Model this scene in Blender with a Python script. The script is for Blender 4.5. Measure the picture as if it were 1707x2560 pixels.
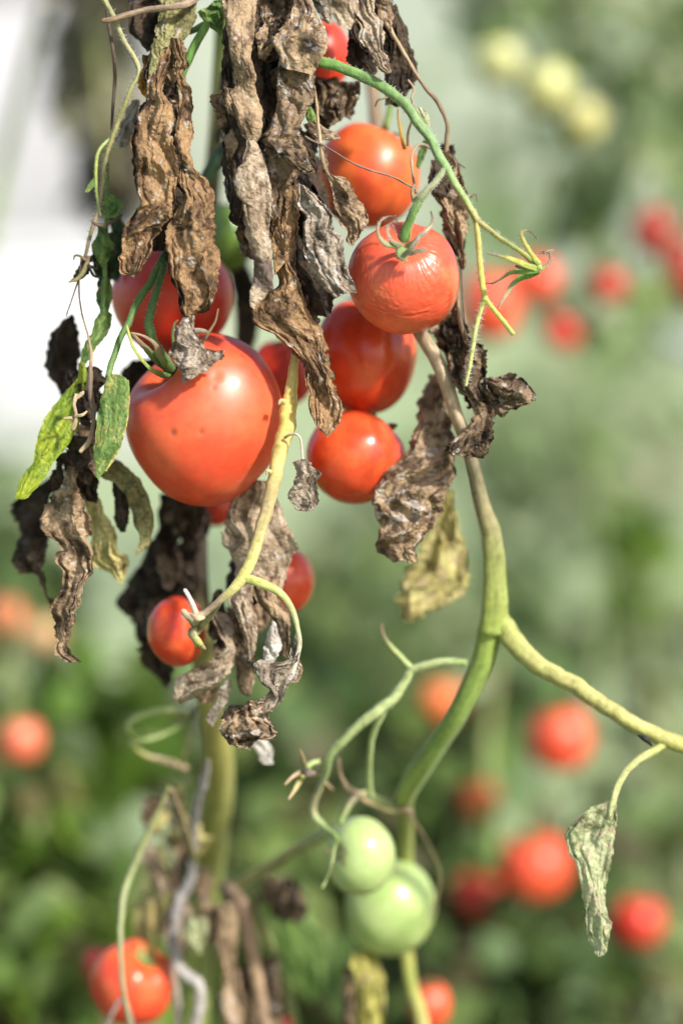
import bpy, math, random
import numpy as np
from mathutils import Vector

# ------------------------------------------------------------------ camera, sky, sun, exposure
sc = bpy.context.scene
for o in list(bpy.data.objects):
    bpy.data.objects.remove(o)
COL = sc.collection
rad = math.radians

CAM_H, FOCUS, PITCH = 1.10, 1.20, rad(7.6)
LENS, FSTOP = 85.0, 2.0
cam_d = bpy.data.cameras.new('camera')
cam = bpy.data.objects.new('camera', cam_d)
COL.objects.link(cam)
cam.location = (0, -FOCUS, CAM_H)
cam.rotation_euler = (rad(90) - PITCH, 0, 0)
cam_d.sensor_fit = 'VERTICAL'
cam_d.sensor_height = 36.0
cam_d.sensor_width = 24.0
cam_d.lens = LENS
cam_d.clip_start = 0.05
cam_d.clip_end = 400
cam_d.dof.use_dof = True
cam_d.dof.focus_distance = FOCUS - 0.004
cam_d.dof.aperture_fstop = FSTOP
sc.camera = cam

SUN_EL, SUN_ROT = rad(38), rad(134)
w = bpy.data.worlds.new('World')
sc.world = w
w.use_nodes = True
nt = w.node_tree
bg = nt.nodes['Background']
sky = nt.nodes.new('ShaderNodeTexSky')
sky.sky_type = 'NISHITA'
sky.sun_disc = False
sky.sun_elevation = SUN_EL
sky.sun_rotation = SUN_ROT
sky.dust_density = 2.0
nt.links.new(sky.outputs[0], bg.inputs[0])
bg.inputs[1].default_value = 0.13

sun_d = bpy.data.lights.new('sun', 'SUN')
sun_d.energy = 4.7
sun_d.angle = rad(4.0)
sun_d.color = (1.0, 0.955, 0.88)
sun = bpy.data.objects.new('sun', sun_d)
COL.objects.link(sun)
sdir = Vector((math.sin(SUN_ROT) * math.cos(SUN_EL), math.cos(SUN_ROT) * math.cos(SUN_EL), math.sin(SUN_EL)))
sun.rotation_euler = sdir.to_track_quat('Z', 'Y').to_euler()
sun.location = sdir * 5

vs = sc.view_settings
vs.view_transform = 'Standard'
vs.look = 'None'
vs.exposure = 0.60
vs.gamma = 1.0
vs.use_curve_mapping = False
sc.cycles.use_denoising = True
sc.cycles.max_bounces = 8
sc.cycles.transparent_max_bounces = 8

# ------------------------------------------------------------------ mapping a point of the photograph and a depth to the place
W0, H0 = 1707.0, 2560.0
S = (36.0 / LENS * FOCUS) / H0          # metres per photo pixel in the focal plane
FWD = np.array((0, math.cos(PITCH), -math.sin(PITCH)))
UPV = np.array((0, math.sin(PITCH), math.cos(PITCH)))
RGT = np.array((1.0, 0, 0))
CAMP = np.array(cam.location)


def P(px, py, d):
    """photo pixel and depth d (mm behind the focal plane) -> world"""
    px = np.asarray(px, float); py = np.asarray(py, float); d = np.asarray(d, float)
    dist = FOCUS + d * 0.001
    s = S * dist / FOCUS
    return (CAMP + dist[..., None] * FWD + ((px - W0 / 2) * s)[..., None] * RGT + ((H0 / 2 - py) * s)[..., None] * UPV)


def DZ(py, d):
    """the plants lean away from the camera towards their feet and their rear parts spread backwards"""
    py = np.asarray(py, float); d = np.asarray(d, float)
    t = np.clip((py - 1750) / 450, 0, 1); k = np.clip((d - 30) / 30, 0, 1)
    e = d + .5 * np.maximum(0, d - 20) + 55 * t * t * (3 - 2 * t) * k
    return np.where(d < 300, e, d)


# ------------------------------------------------------------------ noise
def _hash(ix, iy, iz, seed):
    h = (ix * 374761393 + iy * 668265263 + iz * 2147483647 + seed * 974634777) & 0xffffffff
    h = ((h ^ (h >> 13)) * 1274126177) & 0xffffffff
    h = (h ^ (h >> 16)) & 0xffffffff
    return h.astype(np.float64) / 2147483647.5 - 1.0


def vn(x, y, z, seed=0):
    x, y, z = np.broadcast_arrays(np.asarray(x, float), np.asarray(y, float), np.asarray(z, float))
    fx, fy, fz = np.floor(x), np.floor(y), np.floor(z)
    ix, iy, iz = fx.astype(np.int64), fy.astype(np.int64), fz.astype(np.int64)
    tx, ty, tz = x - fx, y - fy, z - fz
    tx = tx * tx * tx * (tx * (tx * 6 - 15) + 10); ty = ty * ty * ty * (ty * (ty * 6 - 15) + 10); tz = tz * tz * (3 - 2 * tz)
    r = 0
    for a in (0, 1):
        wa = tx if a else 1 - tx
        for b in (0, 1):
            wb = ty if b else 1 - ty
            for c in (0, 1):
                wc = tz if c else 1 - tz
                r = r + wa * wb * wc * _hash(ix + a, iy + b, iz + c, seed)
    return r


def fbm(x, y, z, seed=0, octv=4, gain=0.5):
    r, a, f, n = 0, 1.0, 1.0, 0.0
    for i in range(octv):
        r = r + a * vn(np.asarray(x) * f + 17.3 * i, np.asarray(y) * f - 9.1 * i, np.asarray(z) * f + 4.7 * i, seed + i)
        n += a; a *= gain; f *= 2.03
    return r / n


def ridge(x, y, z, seed=0, octv=3):
    r, a, f, n = 0, 1.0, 1.0, 0.0
    for i in range(octv):
        r = r + a * (1 - 2 * np.abs(vn(np.asarray(x) * f + 3.3 * i, np.asarray(y) * f + 7.7 * i, np.asarray(z) * f, seed + 5 * i)))
        n += a; a *= 0.55; f *= 2.1
    return r / n


def sstep(a, b, x):
    t = np.clip((x - a) / (b - a), 0, 1)
    return t * t * (3 - 2 * t)


def lin(c):
    """sRGB 0..255 -> linear"""
    c = np.asarray(c, float) / 255.0
    return np.where(c <= 0.04045, c / 12.92, ((c + 0.055) / 1.055) ** 2.4)


def catmull(pts, n):
    """resample control points (k x m) to n points, spaced evenly along the first two coordinates"""
    p = np.asarray(pts, float)
    k = len(p)
    if k == 2:
        t = np.linspace(0, 1, n)[:, None]
        return p[0] * (1 - t) + p[1] * t
    q = np.vstack([2 * p[0] - p[1], p, 2 * p[-1] - p[-2]])
    out = []
    m = 14
    for i in range(k - 1):
        a, b, c, d = q[i], q[i + 1], q[i + 2], q[i + 3]
        t = np.linspace(0, 1, m, endpoint=(i == k - 2))[:, None]
        out.append(0.5 * ((2 * b) + (-a + c) * t + (2 * a - 5 * b + 4 * c - d) * t ** 2 + (-a + 3 * b - 3 * c + d) * t ** 3))
    out = np.vstack(out)
    ds = np.r_[0, np.cumsum(np.linalg.norm(np.diff(out[:, :2], axis=0), axis=1))]
    if ds[-1] == 0:
        return np.repeat(out[:1], n, 0)
    s = np.linspace(0, ds[-1], n)
    return np.stack([np.interp(s, ds, out[:, j]) for j in range(out.shape[1])], 1)


# ------------------------------------------------------------------ objects
def mesh_obj(name, verts, quads, mat, parent=None, cols=None, tris=None, smooth=True, attrs=None):
    verts = np.asarray(verts, float)
    if parent is not None:
        off = np.array(parent.location)
        p = parent.parent
        while p is not None:
            off = off + np.array(p.location); p = p.parent
    else:
        off = verts.mean(0)
    me = bpy.data.meshes.new(name)
    quads = np.asarray(quads if quads is not None and len(quads) else np.zeros((0, 4)), np.int32).reshape(-1, 4)
    tris = np.asarray(tris if tris is not None and len(tris) else np.zeros((0, 3)), np.int32).reshape(-1, 3)
    nl = quads.size + tris.size
    me.vertices.add(len(verts)); me.loops.add(nl); me.polygons.add(len(quads) + len(tris))
    me.vertices.foreach_set('co', (verts - off).astype(np.float32).ravel())
    me.loops.foreach_set('vertex_index', np.r_[quads.ravel(), tris.ravel()].astype(np.int32))
    st = np.r_[np.arange(len(quads)) * 4, quads.size + np.arange(len(tris)) * 3].astype(np.int32)
    me.polygons.foreach_set('loop_start', st)
    me.polygons.foreach_set('loop_total', np.r_[np.full(len(quads), 4), np.full(len(tris), 3)].astype(np.int32))
    me.update(calc_edges=True)
    me.validate()
    if smooth:
        me.polygons.foreach_set('use_smooth', np.ones(len(me.polygons), bool))
    if cols is not None:
        a = me.attributes.new('tint', 'FLOAT_COLOR', 'POINT')
        c = np.ones((len(verts), 4), np.float32); c[:, :3] = cols
        a.data.foreach_set('color', c.ravel())
    for k, v in (attrs or {}).items():
        a = me.attributes.new(k, 'FLOAT', 'POINT')
        a.data.foreach_set('value', np.asarray(v, np.float32).ravel())
    me.materials.append(mat)
    o = bpy.data.objects.new(name, me)
    COL.objects.link(o)
    if parent is not None:
        o.parent = parent
    else:
        o.location = off
    return o


def empty(name, loc, label=None, cat=None, group=None):
    o = bpy.data.objects.new(name, None)
    o.empty_display_size = 0.02
    COL.objects.link(o)
    o.location = [float(v) for v in loc]
    tag(o, label, cat, group)
    return o


def tag(o, label=None, cat=None, group=None, kind=None):
    if label: o['label'] = label
    if cat: o['category'] = cat
    if group: o['group'] = group
    if kind: o['kind'] = kind
    return o


def grid_quads(nr, nc, wrap=False):
    i = np.arange(nr - 1)[:, None]
    j = np.arange(nc if wrap else nc - 1)[None, :]
    j2 = (j + 1) % nc
    return np.stack([i * nc + j, i * nc + j2, (i + 1) * nc + j2, (i + 1) * nc + j], -1).reshape(-1, 4)


# ------------------------------------------------------------------ materials
def new_mat(name):
    m = bpy.data.materials.new(name)
    m.use_nodes = True
    return m, m.node_tree, m.node_tree.nodes['Principled BSDF']


def node(nt, typ, **kw):
    n = nt.nodes.new(typ)
    for k, v in kw.items():
        setattr(n, k, v)
    return n


def tint_mat(name, rough=0.6, spec=0.3, trans=0.0, var=0.35, scale=400, bump=0.3, bscale=900, bdist=0.0004, sss=0.0,
             sssr=(0.006, 0.002, 0.001), coat=0.0, coat_r=0.2, bstretch=None, sheen=0.0, vor=0, vstr=.6):
    """colour from the mesh's own tint, broken up by fine noise, with fine relief"""
    m, nt, b = new_mat(name)
    L = nt.links.new
    at = node(nt, 'ShaderNodeAttribute', attribute_name='tint')
    tc = node(nt, 'ShaderNodeTexCoord')
    no = node(nt, 'ShaderNodeTexNoise')
    no.inputs['Scale'].default_value = scale; no.inputs['Detail'].default_value = 5; no.inputs['Roughness'].default_value = 0.65
    L(tc.outputs['Object'], no.inputs['Vector'])
    mr = node(nt, 'ShaderNodeMapRange')
    mr.inputs['From Min'].default_value = 0.3; mr.inputs['From Max'].default_value = 0.7
    mr.inputs['To Min'].default_value = 1 - var; mr.inputs['To Max'].default_value = 1 + var
    L(no.outputs['Fac'], mr.inputs['Value'])
    mul = node(nt, 'ShaderNodeVectorMath', operation='SCALE')
    L(at.outputs['Color'], mul.inputs[0]); L(mr.outputs['Result'], mul.inputs['Scale'])
    L(mul.outputs['Vector'], b.inputs['Base Color'])
    b.inputs['Roughness'].default_value = rough
    b.inputs['Specular IOR Level'].default_value = spec
    if sss:
        b.inputs['Subsurface Weight'].default_value = sss
        b.inputs['Subsurface Radius'].default_value = sssr
        b.inputs['Subsurface Scale'].default_value = 1.0
    if sheen:
        b.inputs['Sheen Weight'].default_value = sheen
        b.inputs['Sheen Roughness'].default_value = .5
    if coat:
        b.inputs['Coat Weight'].default_value = coat
        b.inputs['Coat Roughness'].default_value = coat_r
    if bump:
        n2 = node(nt, 'ShaderNodeTexNoise')
        n2.inputs['Scale'].default_value = bscale; n2.inputs['Detail'].default_value = 4; n2.inputs['Roughness'].default_value = 0.6
        if bstretch:
            mp = node(nt, 'ShaderNodeMapping'); mp.inputs['Scale'].default_value = bstretch
            L(tc.outputs['Object'], mp.inputs['Vector']); L(mp.outputs['Vector'], n2.inputs['Vector'])
        else:
            L(tc.outputs['Object'], n2.inputs['Vector'])
        bp = node(nt, 'ShaderNodeBump')
        bp.inputs['Strength'].default_value = bump; bp.inputs['Distance'].default_value = bdist
        L(n2.outputs['Fac'], bp.inputs['Height'])
        if vor:
            # net of fine veins: the blade puckers between them
            vo = node(nt, 'ShaderNodeTexVoronoi', feature='DISTANCE_TO_EDGE')
            vo.inputs['Scale'].default_value = vor
            wp = node(nt, 'ShaderNodeVectorMath', operation='MULTIPLY_ADD')
            L(no.outputs['Color'], wp.inputs[0]); wp.inputs[1].default_value = (.0022, .0022, .0022); L(tc.outputs['Object'], wp.inputs[2])
            L(wp.outputs['Vector'], vo.inputs['Vector'])
            sm = node(nt, 'ShaderNodeMapRange'); sm.inputs['From Max'].default_value = .35
            L(vo.outputs['Distance'], sm.inputs['Value'])
            b2 = node(nt, 'ShaderNodeBump'); b2.inputs['Strength'].default_value = vstr; b2.inputs['Distance'].default_value = .0009
            L(sm.outputs['Result'], b2.inputs['Height']); L(bp.outputs['Normal'], b2.inputs['Normal']); L(b2.outputs['Normal'], b.inputs['Normal'])
        else:
            L(bp.outputs['Normal'], b.inputs['Normal'])
    if trans:
        tr = node(nt, 'ShaderNodeBsdfTranslucent')
        mx = node(nt, 'ShaderNodeMixShader')
        mx.inputs[0].default_value = trans
        out = nt.nodes['Material Output']
        L(mul.outputs['Vector'], tr.inputs['Color'])
        L(b.outputs[0], mx.inputs[1]); L(tr.outputs[0], mx.inputs[2]); L(mx.outputs[0], out.inputs['Surface'])
    return m


M_DEAD = tint_mat('dry_leaf', rough=0.72, spec=0.28, trans=0.2, var=0.26, scale=480, bump=0.5, bscale=800, bdist=0.0005, vor=330, vstr=.75)
M_LEAF = tint_mat('living_leaf', rough=0.48, spec=0.4, trans=0.38, var=0.18, scale=300, bump=0.4, bscale=520, bdist=0.0004, vor=260, vstr=.45)
M_STEM = tint_mat('vine_stem', rough=0.6, spec=0.35, trans=0.0, var=0.2, scale=300, bump=0.5, bscale=900, bdist=0.0006, sss=0.1, sheen=.08)
M_HAIR = tint_mat('stem_hair', rough=0.5, spec=0.4, trans=0.4, var=0.0, bump=0)
M_RED = tint_mat('tomato_skin', rough=0.40, spec=0.55, var=0.08, scale=260, bump=0.12, bscale=2200, bdist=0.0002, sss=0.32)
M_GLOSS = tint_mat('glossy_tomato_skin', rough=0.24, spec=0.5, var=0.06, scale=260, bump=0.05, bscale=2200, bdist=0.0002, sss=0.22)
M_WRINK = tint_mat('wrinkled_tomato_skin', rough=0.34, spec=0.6, var=0.07, scale=260, bump=0.15, bscale=1500, bdist=0.0003, sss=0.18)
M_GREEN = tint_mat('unripe_tomato_skin', rough=0.3, spec=0.5, var=0.02, scale=200, bump=0.06, bscale=2200, bdist=0.0002, sss=0.3, sssr=(0.004, 0.006, 0.002), coat=0.15, coat_r=0.18)
M_FAR = tint_mat('far_leaf', rough=0.55, spec=0.3, trans=0.35, var=0.2, scale=60, bump=0)


def surf_mat(name, c1, c2, scale, rough=0.8, bump=0.2, bdist=0.01, spec=0.3, stretch=None):
    m, nt, b = new_mat(name)
    L = nt.links.new
    tc = node(nt, 'ShaderNodeTexCoord')
    no = node(nt, 'ShaderNodeTexNoise')
    no.inputs['Scale'].default_value = scale; no.inputs['Detail'].default_value = 8; no.inputs['Roughness'].default_value = 0.65
    if stretch:
        mp = node(nt, 'ShaderNodeMapping'); mp.inputs['Scale'].default_value = stretch
        L(tc.outputs['Object'], mp.inputs['Vector']); L(mp.outputs['Vector'], no.inputs['Vector'])
    else:
        L(tc.outputs['Object'], no.inputs['Vector'])
    cr = node(nt, 'ShaderNodeValToRGB')
    cr.color_ramp.elements[0].position = 0.32; cr.color_ramp.elements[0].color = (*c1, 1)
    cr.color_ramp.elements[1].position = 0.68; cr.color_ramp.elements[1].color = (*c2, 1)
    L(no.outputs['Fac'], cr.inputs['Fac']); L(cr.outputs['Color'], b.inputs['Base Color'])
    b.inputs['Roughness'].default_value = rough
    b.inputs['Specular IOR Level'].default_value = spec
    bp = node(nt, 'ShaderNodeBump')
    bp.inputs['Strength'].default_value = bump; bp.inputs['Distance'].default_value = bdist
    L(no.outputs['Fac'], bp.inputs['Height']); L(bp.outputs['Normal'], b.inputs['Normal'])
    return m


# ------------------------------------------------------------------ builders
# palettes: light, mid, dark, fleck (linear albedo)
PAL = dict(
    tan=[(.42, .30, .185), (.21, .138, .080), (.050, .034, .022), (.48, .43, .38)],
    pale=[(.47, .37, .265), (.31, .225, .147), (.12, .082, .054), (.52, .475, .43)],
    rust=[(.36, .225, .115), (.17, .097, .048), (.038, .024, .015), (.44, .40, .36)],
    brown=[(.26, .18, .11), (.112, .073, .044), (.027, .019, .013), (.37, .335, .30)],
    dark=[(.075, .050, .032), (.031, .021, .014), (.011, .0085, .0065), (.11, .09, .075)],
    grey=[(.39, .325, .255), (.21, .163, .118), (.056, .042, .031), (.52, .49, .455)],
    straw=[(.58, .52, .22), (.44, .38, .14), (.20, .14, .07), (.46, .36, .22)],
    yellow=[(.48, .43, .12), (.34, .33, .07), (.20, .17, .05), (.42, .33, .18)],
    ygreen=[(.36, .42, .03), (.22, .32, .025), (.06, .11, .015), (.05, .03, .02)],
    green=[(.19, .29, .07), (.10, .19, .045), (.045, .09, .025), (.36, .32, .09)],
    dkgreen=[(.05, .085, .025), (.025, .05, .016), (.012, .022, .010), (.06, .05, .03)],
    olive=[(.30, .28, .12), (.19, .17, .07), (.09, .075, .035), (.36, .32, .25)],
    spotted=[(.48, .50, .29), (.31, .36, .17), (.11, .12, .055), (.46, .37, .25)],
    white=[(.62, .58, .53), (.50, .46, .41), (.30, .26, .22), (.66, .63, .60)],
    orange=[(.50, .22, .03), (.34, .14, .02), (.14, .06, .015), (.40, .26, .10)],
)


def leaf(parent, Le, Re, d, pal='tan', seed=1, roll=1.5, rk=0.55, pleat=0.25, npl=2.2, crump=2.2, jag=3.0, mat=None, label=None,
         side=1, nu=None, nt=None, wave=0.0, tw=0.0, name='leaf', vein=0.5, mold=0.0, stretch=2.4, patch=None, spots=1.0, tear=None, mott=1.0):
    """A withered or living leaf blade between two outlines (photo pixels), with its own depth, curl, pleats and crumple (mm)."""
    mmpx = S * 1000.0
    if tear is None: tear = .12 if pal in ('green', 'ygreen', 'spotted') else .42
    Le = np.asarray(Le, float); Re = np.asarray(Re, float)
    length = max(np.abs(np.diff(Le, axis=0)).sum(), np.abs(np.diff(Re, axis=0)).sum())
    nt = nt or int(np.clip(length / 2.6, 24, 260))
    l = catmull(Le, nt); r = catmull(Re, nt)
    t = np.linspace(0, 1, nt)
    wid = np.linalg.norm(r - l, axis=1)
    nu = nu or int(np.clip(wid.max() / 2.0, 14, 70))
    # uneven outline
    jl = fbm(t * length / 30, 3.1, seed, seed, 5, 0.7) * jag * 2.4
    jr = fbm(t * length / 30, 8.4, seed, seed + 7, 5, 0.7) * jag * 2.4
    dirv = (r - l) / np.maximum(wid, 1e-6)[:, None]
    l = l - dirv * jl[:, None]; r = r + dirv * jr[:, None]
    mid = (l + r) / 2; half = (r - l) / 2
    hw = np.linalg.norm(half, axis=1)                      # px
    hs = np.maximum(hw, 0)                                   # half width
    v = np.linspace(-1, 1, nu)
    T, V = np.meshgrid(t, v, indexing='ij')
    A = roll * (1 + 0.45 * vn(T * 4, seed * 1.3, 0, seed))
    AL = np.where(V < 0, A * (1 + 0.25 * vn(T * 3, 5.5, seed, seed + 2)), A)
    q = np.sin(V * AL) / np.sin(np.minimum(AL, math.pi / 2))
    rho = hs[:, None] * mmpx / np.sin(np.minimum(AL, math.pi / 2))
    dep = side * rk * rho * (1 - np.cos(V * AL))
    # pleats along the blade
    ph = 2.6 * vn(T * 2.1, V * .8, seed, seed + 3) + 0.9 * vn(T * 5, V * 1.4, seed, seed + 4)
    env = np.minimum(1, rho / 4.0)
    fold = 1 - 2 * np.abs(np.sin(V * npl * math.pi / 2 + ph + seed)) ** .8
    fold2 = 1 - 2 * np.abs(np.sin(V * npl * 1.25 * math.pi - ph * 1.6 + seed * 2.1)) ** .8
    dep = dep + pleat * np.minimum(rho, 9) * (fold * sstep(-.5, .5, vn(T * 3.1, V * 1.2, seed, seed + 9)) + .3 * fold2 * sstep(-.4, .5, vn(T * 4, V * 1.5, seed, seed + 10)))
    # crumple: long creases, crossing puckers, fine grain
    X = q * rho; Y = T * length * mmpx
    yy = Y * 2.4 / stretch
    wx = X + 2.2 * vn(X * .12, yy * .07, seed, seed + 21) + .28 * Y * vn(Y * .02, 1.1, seed, seed + 23)
    wy = yy + 3.0 * vn(X * .2, yy * .1, seed + 3, seed + 22)
    msk = sstep(-.2, .4, fbm(X / 9, Y / 12, seed * .9, seed + 17, 2))
    rg = random.Random(seed * 31 + 7)
    cru = 0; la1 = 0
    for i, lam in enumerate((16.0, 11.0, 8.5, 6.0, 4.4, 3.2, 2.4)):
        an = rg.gauss(0, .40) if i % 3 else rg.choice((-1, 1)) * rg.uniform(.5, 1.1)
        u_ = (X * math.cos(an) + yy * .30 * math.sin(an)) / lam + rg.random() * 7
        u_ = u_ + .55 * vn(X / (lam * 1.4), yy / (lam * 2.4 + 14), i + seed, seed + 60 + i) + .14 * vn(X / (lam * .6), yy / (lam * 1.2 + 4), i + seed, seed + 70 + i)
        tri = np.abs(2 * (u_ - np.floor(u_)) - 1)
        tri = np.where(tri > .5, 1 - 2 * (1 - tri) ** 1.25, 2 * tri ** 1.25 - 0) - .5 if i % 2 else 2 * np.sqrt(tri * tri + .004) - 1
        mk = sstep(-.35, .5, vn(X / (lam * 1.4) + 9, yy / (lam * 1.6 + 8), i * 3.7 + seed, seed + 80 + i))
        am = (.105 * lam ** .9) * (1.45, 1.25, 1.0, .62, .36, .26, .18)[i] * (mk if i else 1)
        cru = cru + am * tri
        la1 = la1 + am * math.cos(an) * .45 * (mk if i else 1) * np.sin(u_ * 6.283)
    fin = fbm(wx / 1.2, wy / 1.6, seed * .7, seed + 13, 3, .6)
    dep = dep + crump * env * (.62 * cru + (.06 + msk * .14) * fin)
    lat = crump * env * (.7 * fbm(wx / 7, wy / 16, 4.4 + seed, seed + 15, 3) + .30 * la1)
    lat2 = crump * env * (.5 * fbm(wx / 6, wy / 14, 9.4 + seed, seed + 16, 2))
    if wave:
        dep = dep + wave * np.sin(T * 9 + seed) * V ** 2 * np.minimum(rho, 10)
    dep = dep + tw * V * hs[:, None] * mmpx
    if np.ndim(d) == 0:
        D = np.full_like(T, float(d))
    else:
        D = np.interp(T, np.linspace(0, 1, len(d)), d)
    px = mid[:, 0][:, None] + q * half[:, 0][:, None] + lat / mmpx
    py = mid[:, 1][:, None] + q * half[:, 1][:, None] + lat2 / mmpx
    verts = P(px, py, DZ(py, D) + dep).reshape(-1, 3)
    # colour of the blade itself
    c = np.array(PAL[pal])
    n1 = fbm(X / 8, Y / 12, seed * 1.1, seed + 31, 4, .6)
    n2 = fbm(X / 2.6, Y / 4.0, seed * 2.1, seed + 33, 4, 0.65)
    n3 = fbm(X / 4.5, Y / 5.5, seed * 3.1, seed + 35, 3, 0.6)
    n4 = fbm(X / 1.1, Y / 1.3, seed * 4.1, seed + 37, 2, 0.6)
    f1 = sstep(-0.32, 0.34, n1 + 0.55 * n2)[..., None]
    colr = c[1] * (1 - f1) + c[0] * f1
    f2 = (mott * .82 * sstep(0.08, 0.42, -.85 * n2 - 0.65 * n1 + .2 * n4))[..., None]
    colr = colr * (1 - f2) + c[2] * f2
    f4 = (.55 * sstep(.34, .55, n4 - .5 * n1) * spots)[..., None]
    colr = colr * (1 - f4) + c[2] * f4
    thr = 0.36 - mold
    f3 = (0.85 * sstep(thr, thr + 0.14, n3 + .3 * n4))[..., None]
    colr = colr * (1 - f3) + c[3] * f3
    if patch:
        g_ = (.9 * sstep(patch[0], patch[0] + .05, T + .05 * n2) * (1 - sstep(patch[1] - .05, patch[1], T + .05 * n2)))[..., None]
        colr = colr * (1 - g_) + np.array(patch[2]) * g_
    colr = colr * (1 + .22 * mott * n4)[..., None]
    if vein:
        U = V * 1.0
        mv = np.exp(-(U / 0.045) ** 2)
        lv = np.abs((T * 7 + np.abs(U) * -1.2) % 1 - 0.5)
        mv = np.maximum(mv, 0.6 * np.exp(-((0.5 - lv) / 0.05) ** 2))
        mv = (vein * 0.5 * mv)[..., None]
        colr = colr * (1 - mv) + np.minimum(1, c[0] * 1.15) * mv
    if mat is None:
        mat = M_LEAF if pal in ('green', 'ygreen', 'dkgreen', 'spotted') else M_DEAD
    qd = grid_quads(nt, nu)
    if tear:
        e_ = np.abs(V) + tear * fbm(X / 3.2, Y / 3.6, seed * 5.1, seed + 41, 3, .6)
        qd = qd[(e_.reshape(-1)[qd] < 1.06).all(1)]
    o = mesh_obj(name, verts, qd, mat, parent, colr.reshape(-1, 3))
    if label: o['label'] = label
    return o


def tube_geo(pts, cols, seg=12, step=4.0, rough=0.05, seed=0, ridges=0.0, flat=1.0, cap=True, px_w=True):
    """pts: (px, py, depth mm, width px). Returns verts, quads, tris, cols, centres, normals, radii"""
    pts = np.array(pts, float)
    L = np.linalg.norm(np.diff(pts[:, :2], axis=0), axis=1).sum() + np.abs(np.diff(pts[:, 2])).sum() * 2
    n = int(np.clip(L / step, 8, 220))
    pts[:, 2] = DZ(pts[:, 1], pts[:, 2])
    p = catmull(np.c_[pts, np.arange(len(pts)) / (len(pts) - 1)], n)
    c = P(p[:, 0], p[:, 1], p[:, 2])
    rr = np.maximum(p[:, 3], 0.5) * 0.5 * S * (FOCUS + p[:, 2] * .001) / FOCUS
    wob = np.stack([fbm(np.arange(n) * .09, 3.3 * k, seed, seed + 90 + k, 3) for k in range(3)], 1)
    c = c + wob * (rr * .22)[:, None]
    tg = np.gradient(c, axis=0)
    tg /= np.maximum(np.linalg.norm(tg, axis=1), 1e-9)[:, None]
    nrm = np.zeros_like(c)
    a = np.cross(tg[0], FWD)
    if np.linalg.norm(a) < 1e-4: a = np.cross(tg[0], RGT)
    a /= np.linalg.norm(a)
    for i in range(n):
        a = a - tg[i] * np.dot(a, tg[i]); a /= max(np.linalg.norm(a), 1e-9)
        nrm[i] = a
    bn = np.cross(tg, nrm)
    th = np.linspace(0, 2 * math.pi, seg, endpoint=False)
    ii = np.arange(n)[:, None]
    rad_ = rr[:, None] * (1 + rough * fbm(ii * .18, np.cos(th) * 1.1, np.sin(th) * 1.1, seed, 3) * 2 + ridges * np.cos(th * 5 + ii * .02))
    ring = nrm[:, None, :] * np.cos(th)[None, :, None] + bn[:, None, :] * (np.sin(th) * flat)[None, :, None]
    verts = (c[:, None, :] + ring * rad_[..., None]).reshape(-1, 3)
    quads = grid_quads(n, seg, True)
    cols = np.asarray(cols, float)
    if cols.ndim == 1: cols = cols[None, :].repeat(2, 0)
    ct = np.stack([np.interp(p[:, 4], np.linspace(0, 1, len(cols)), cols[:, k]) for k in range(3)], 1)
    nz = 1 + 0.22 * fbm(ii * .12, np.cos(th), np.sin(th), seed + 3, 3) + .42 * fbm(ii * .035, np.cos(th) * 2.6, np.sin(th) * 2.6, seed + 4, 3) - .22 * sstep(.25, .5, fbm(ii * .45, np.cos(th) * 3, np.sin(th) * 3, seed + 5, 2))
    cc = (ct[:, None, :] * nz[..., None]).reshape(-1, 3)
    tris = []
    if cap:
        verts = np.vstack([verts, c[0] - tg[0] * rr[0] * .25, c[-1] + tg[-1] * rr[-1] * .35])
        k0, k1 = n * seg, n * seg + 1
        j = np.arange(seg)
        tris = np.vstack([np.stack([np.full(seg, k0), (j + 1) % seg, j], 1),
                          np.stack([np.full(seg, k1), (n - 1) * seg + j, (n - 1) * seg + (j + 1) % seg], 1)])
        cc = np.vstack([cc, ct[0], ct[-1]])
    return verts, quads, np.asarray(tris), cc, c, nrm, bn, rr, tg


class Geo:
    def __init__(self):
        self.v, self.q, self.t, self.c, self.n = [], [], [], [], 0

    def add(self, v, q, t, c):
        self.v.append(v); self.c.append(c)
        if len(q): self.q.append(np.asarray(q) + self.n)
        if len(t): self.t.append(np.asarray(t) + self.n)
        self.n += len(v)

    def build(self, name, mat, parent=None):
        return mesh_obj(name, np.vstack(self.v), np.vstack(self.q) if self.q else [], mat, parent, np.vstack(self.c),
                        tris=np.vstack(self.t) if self.t else None)


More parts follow.
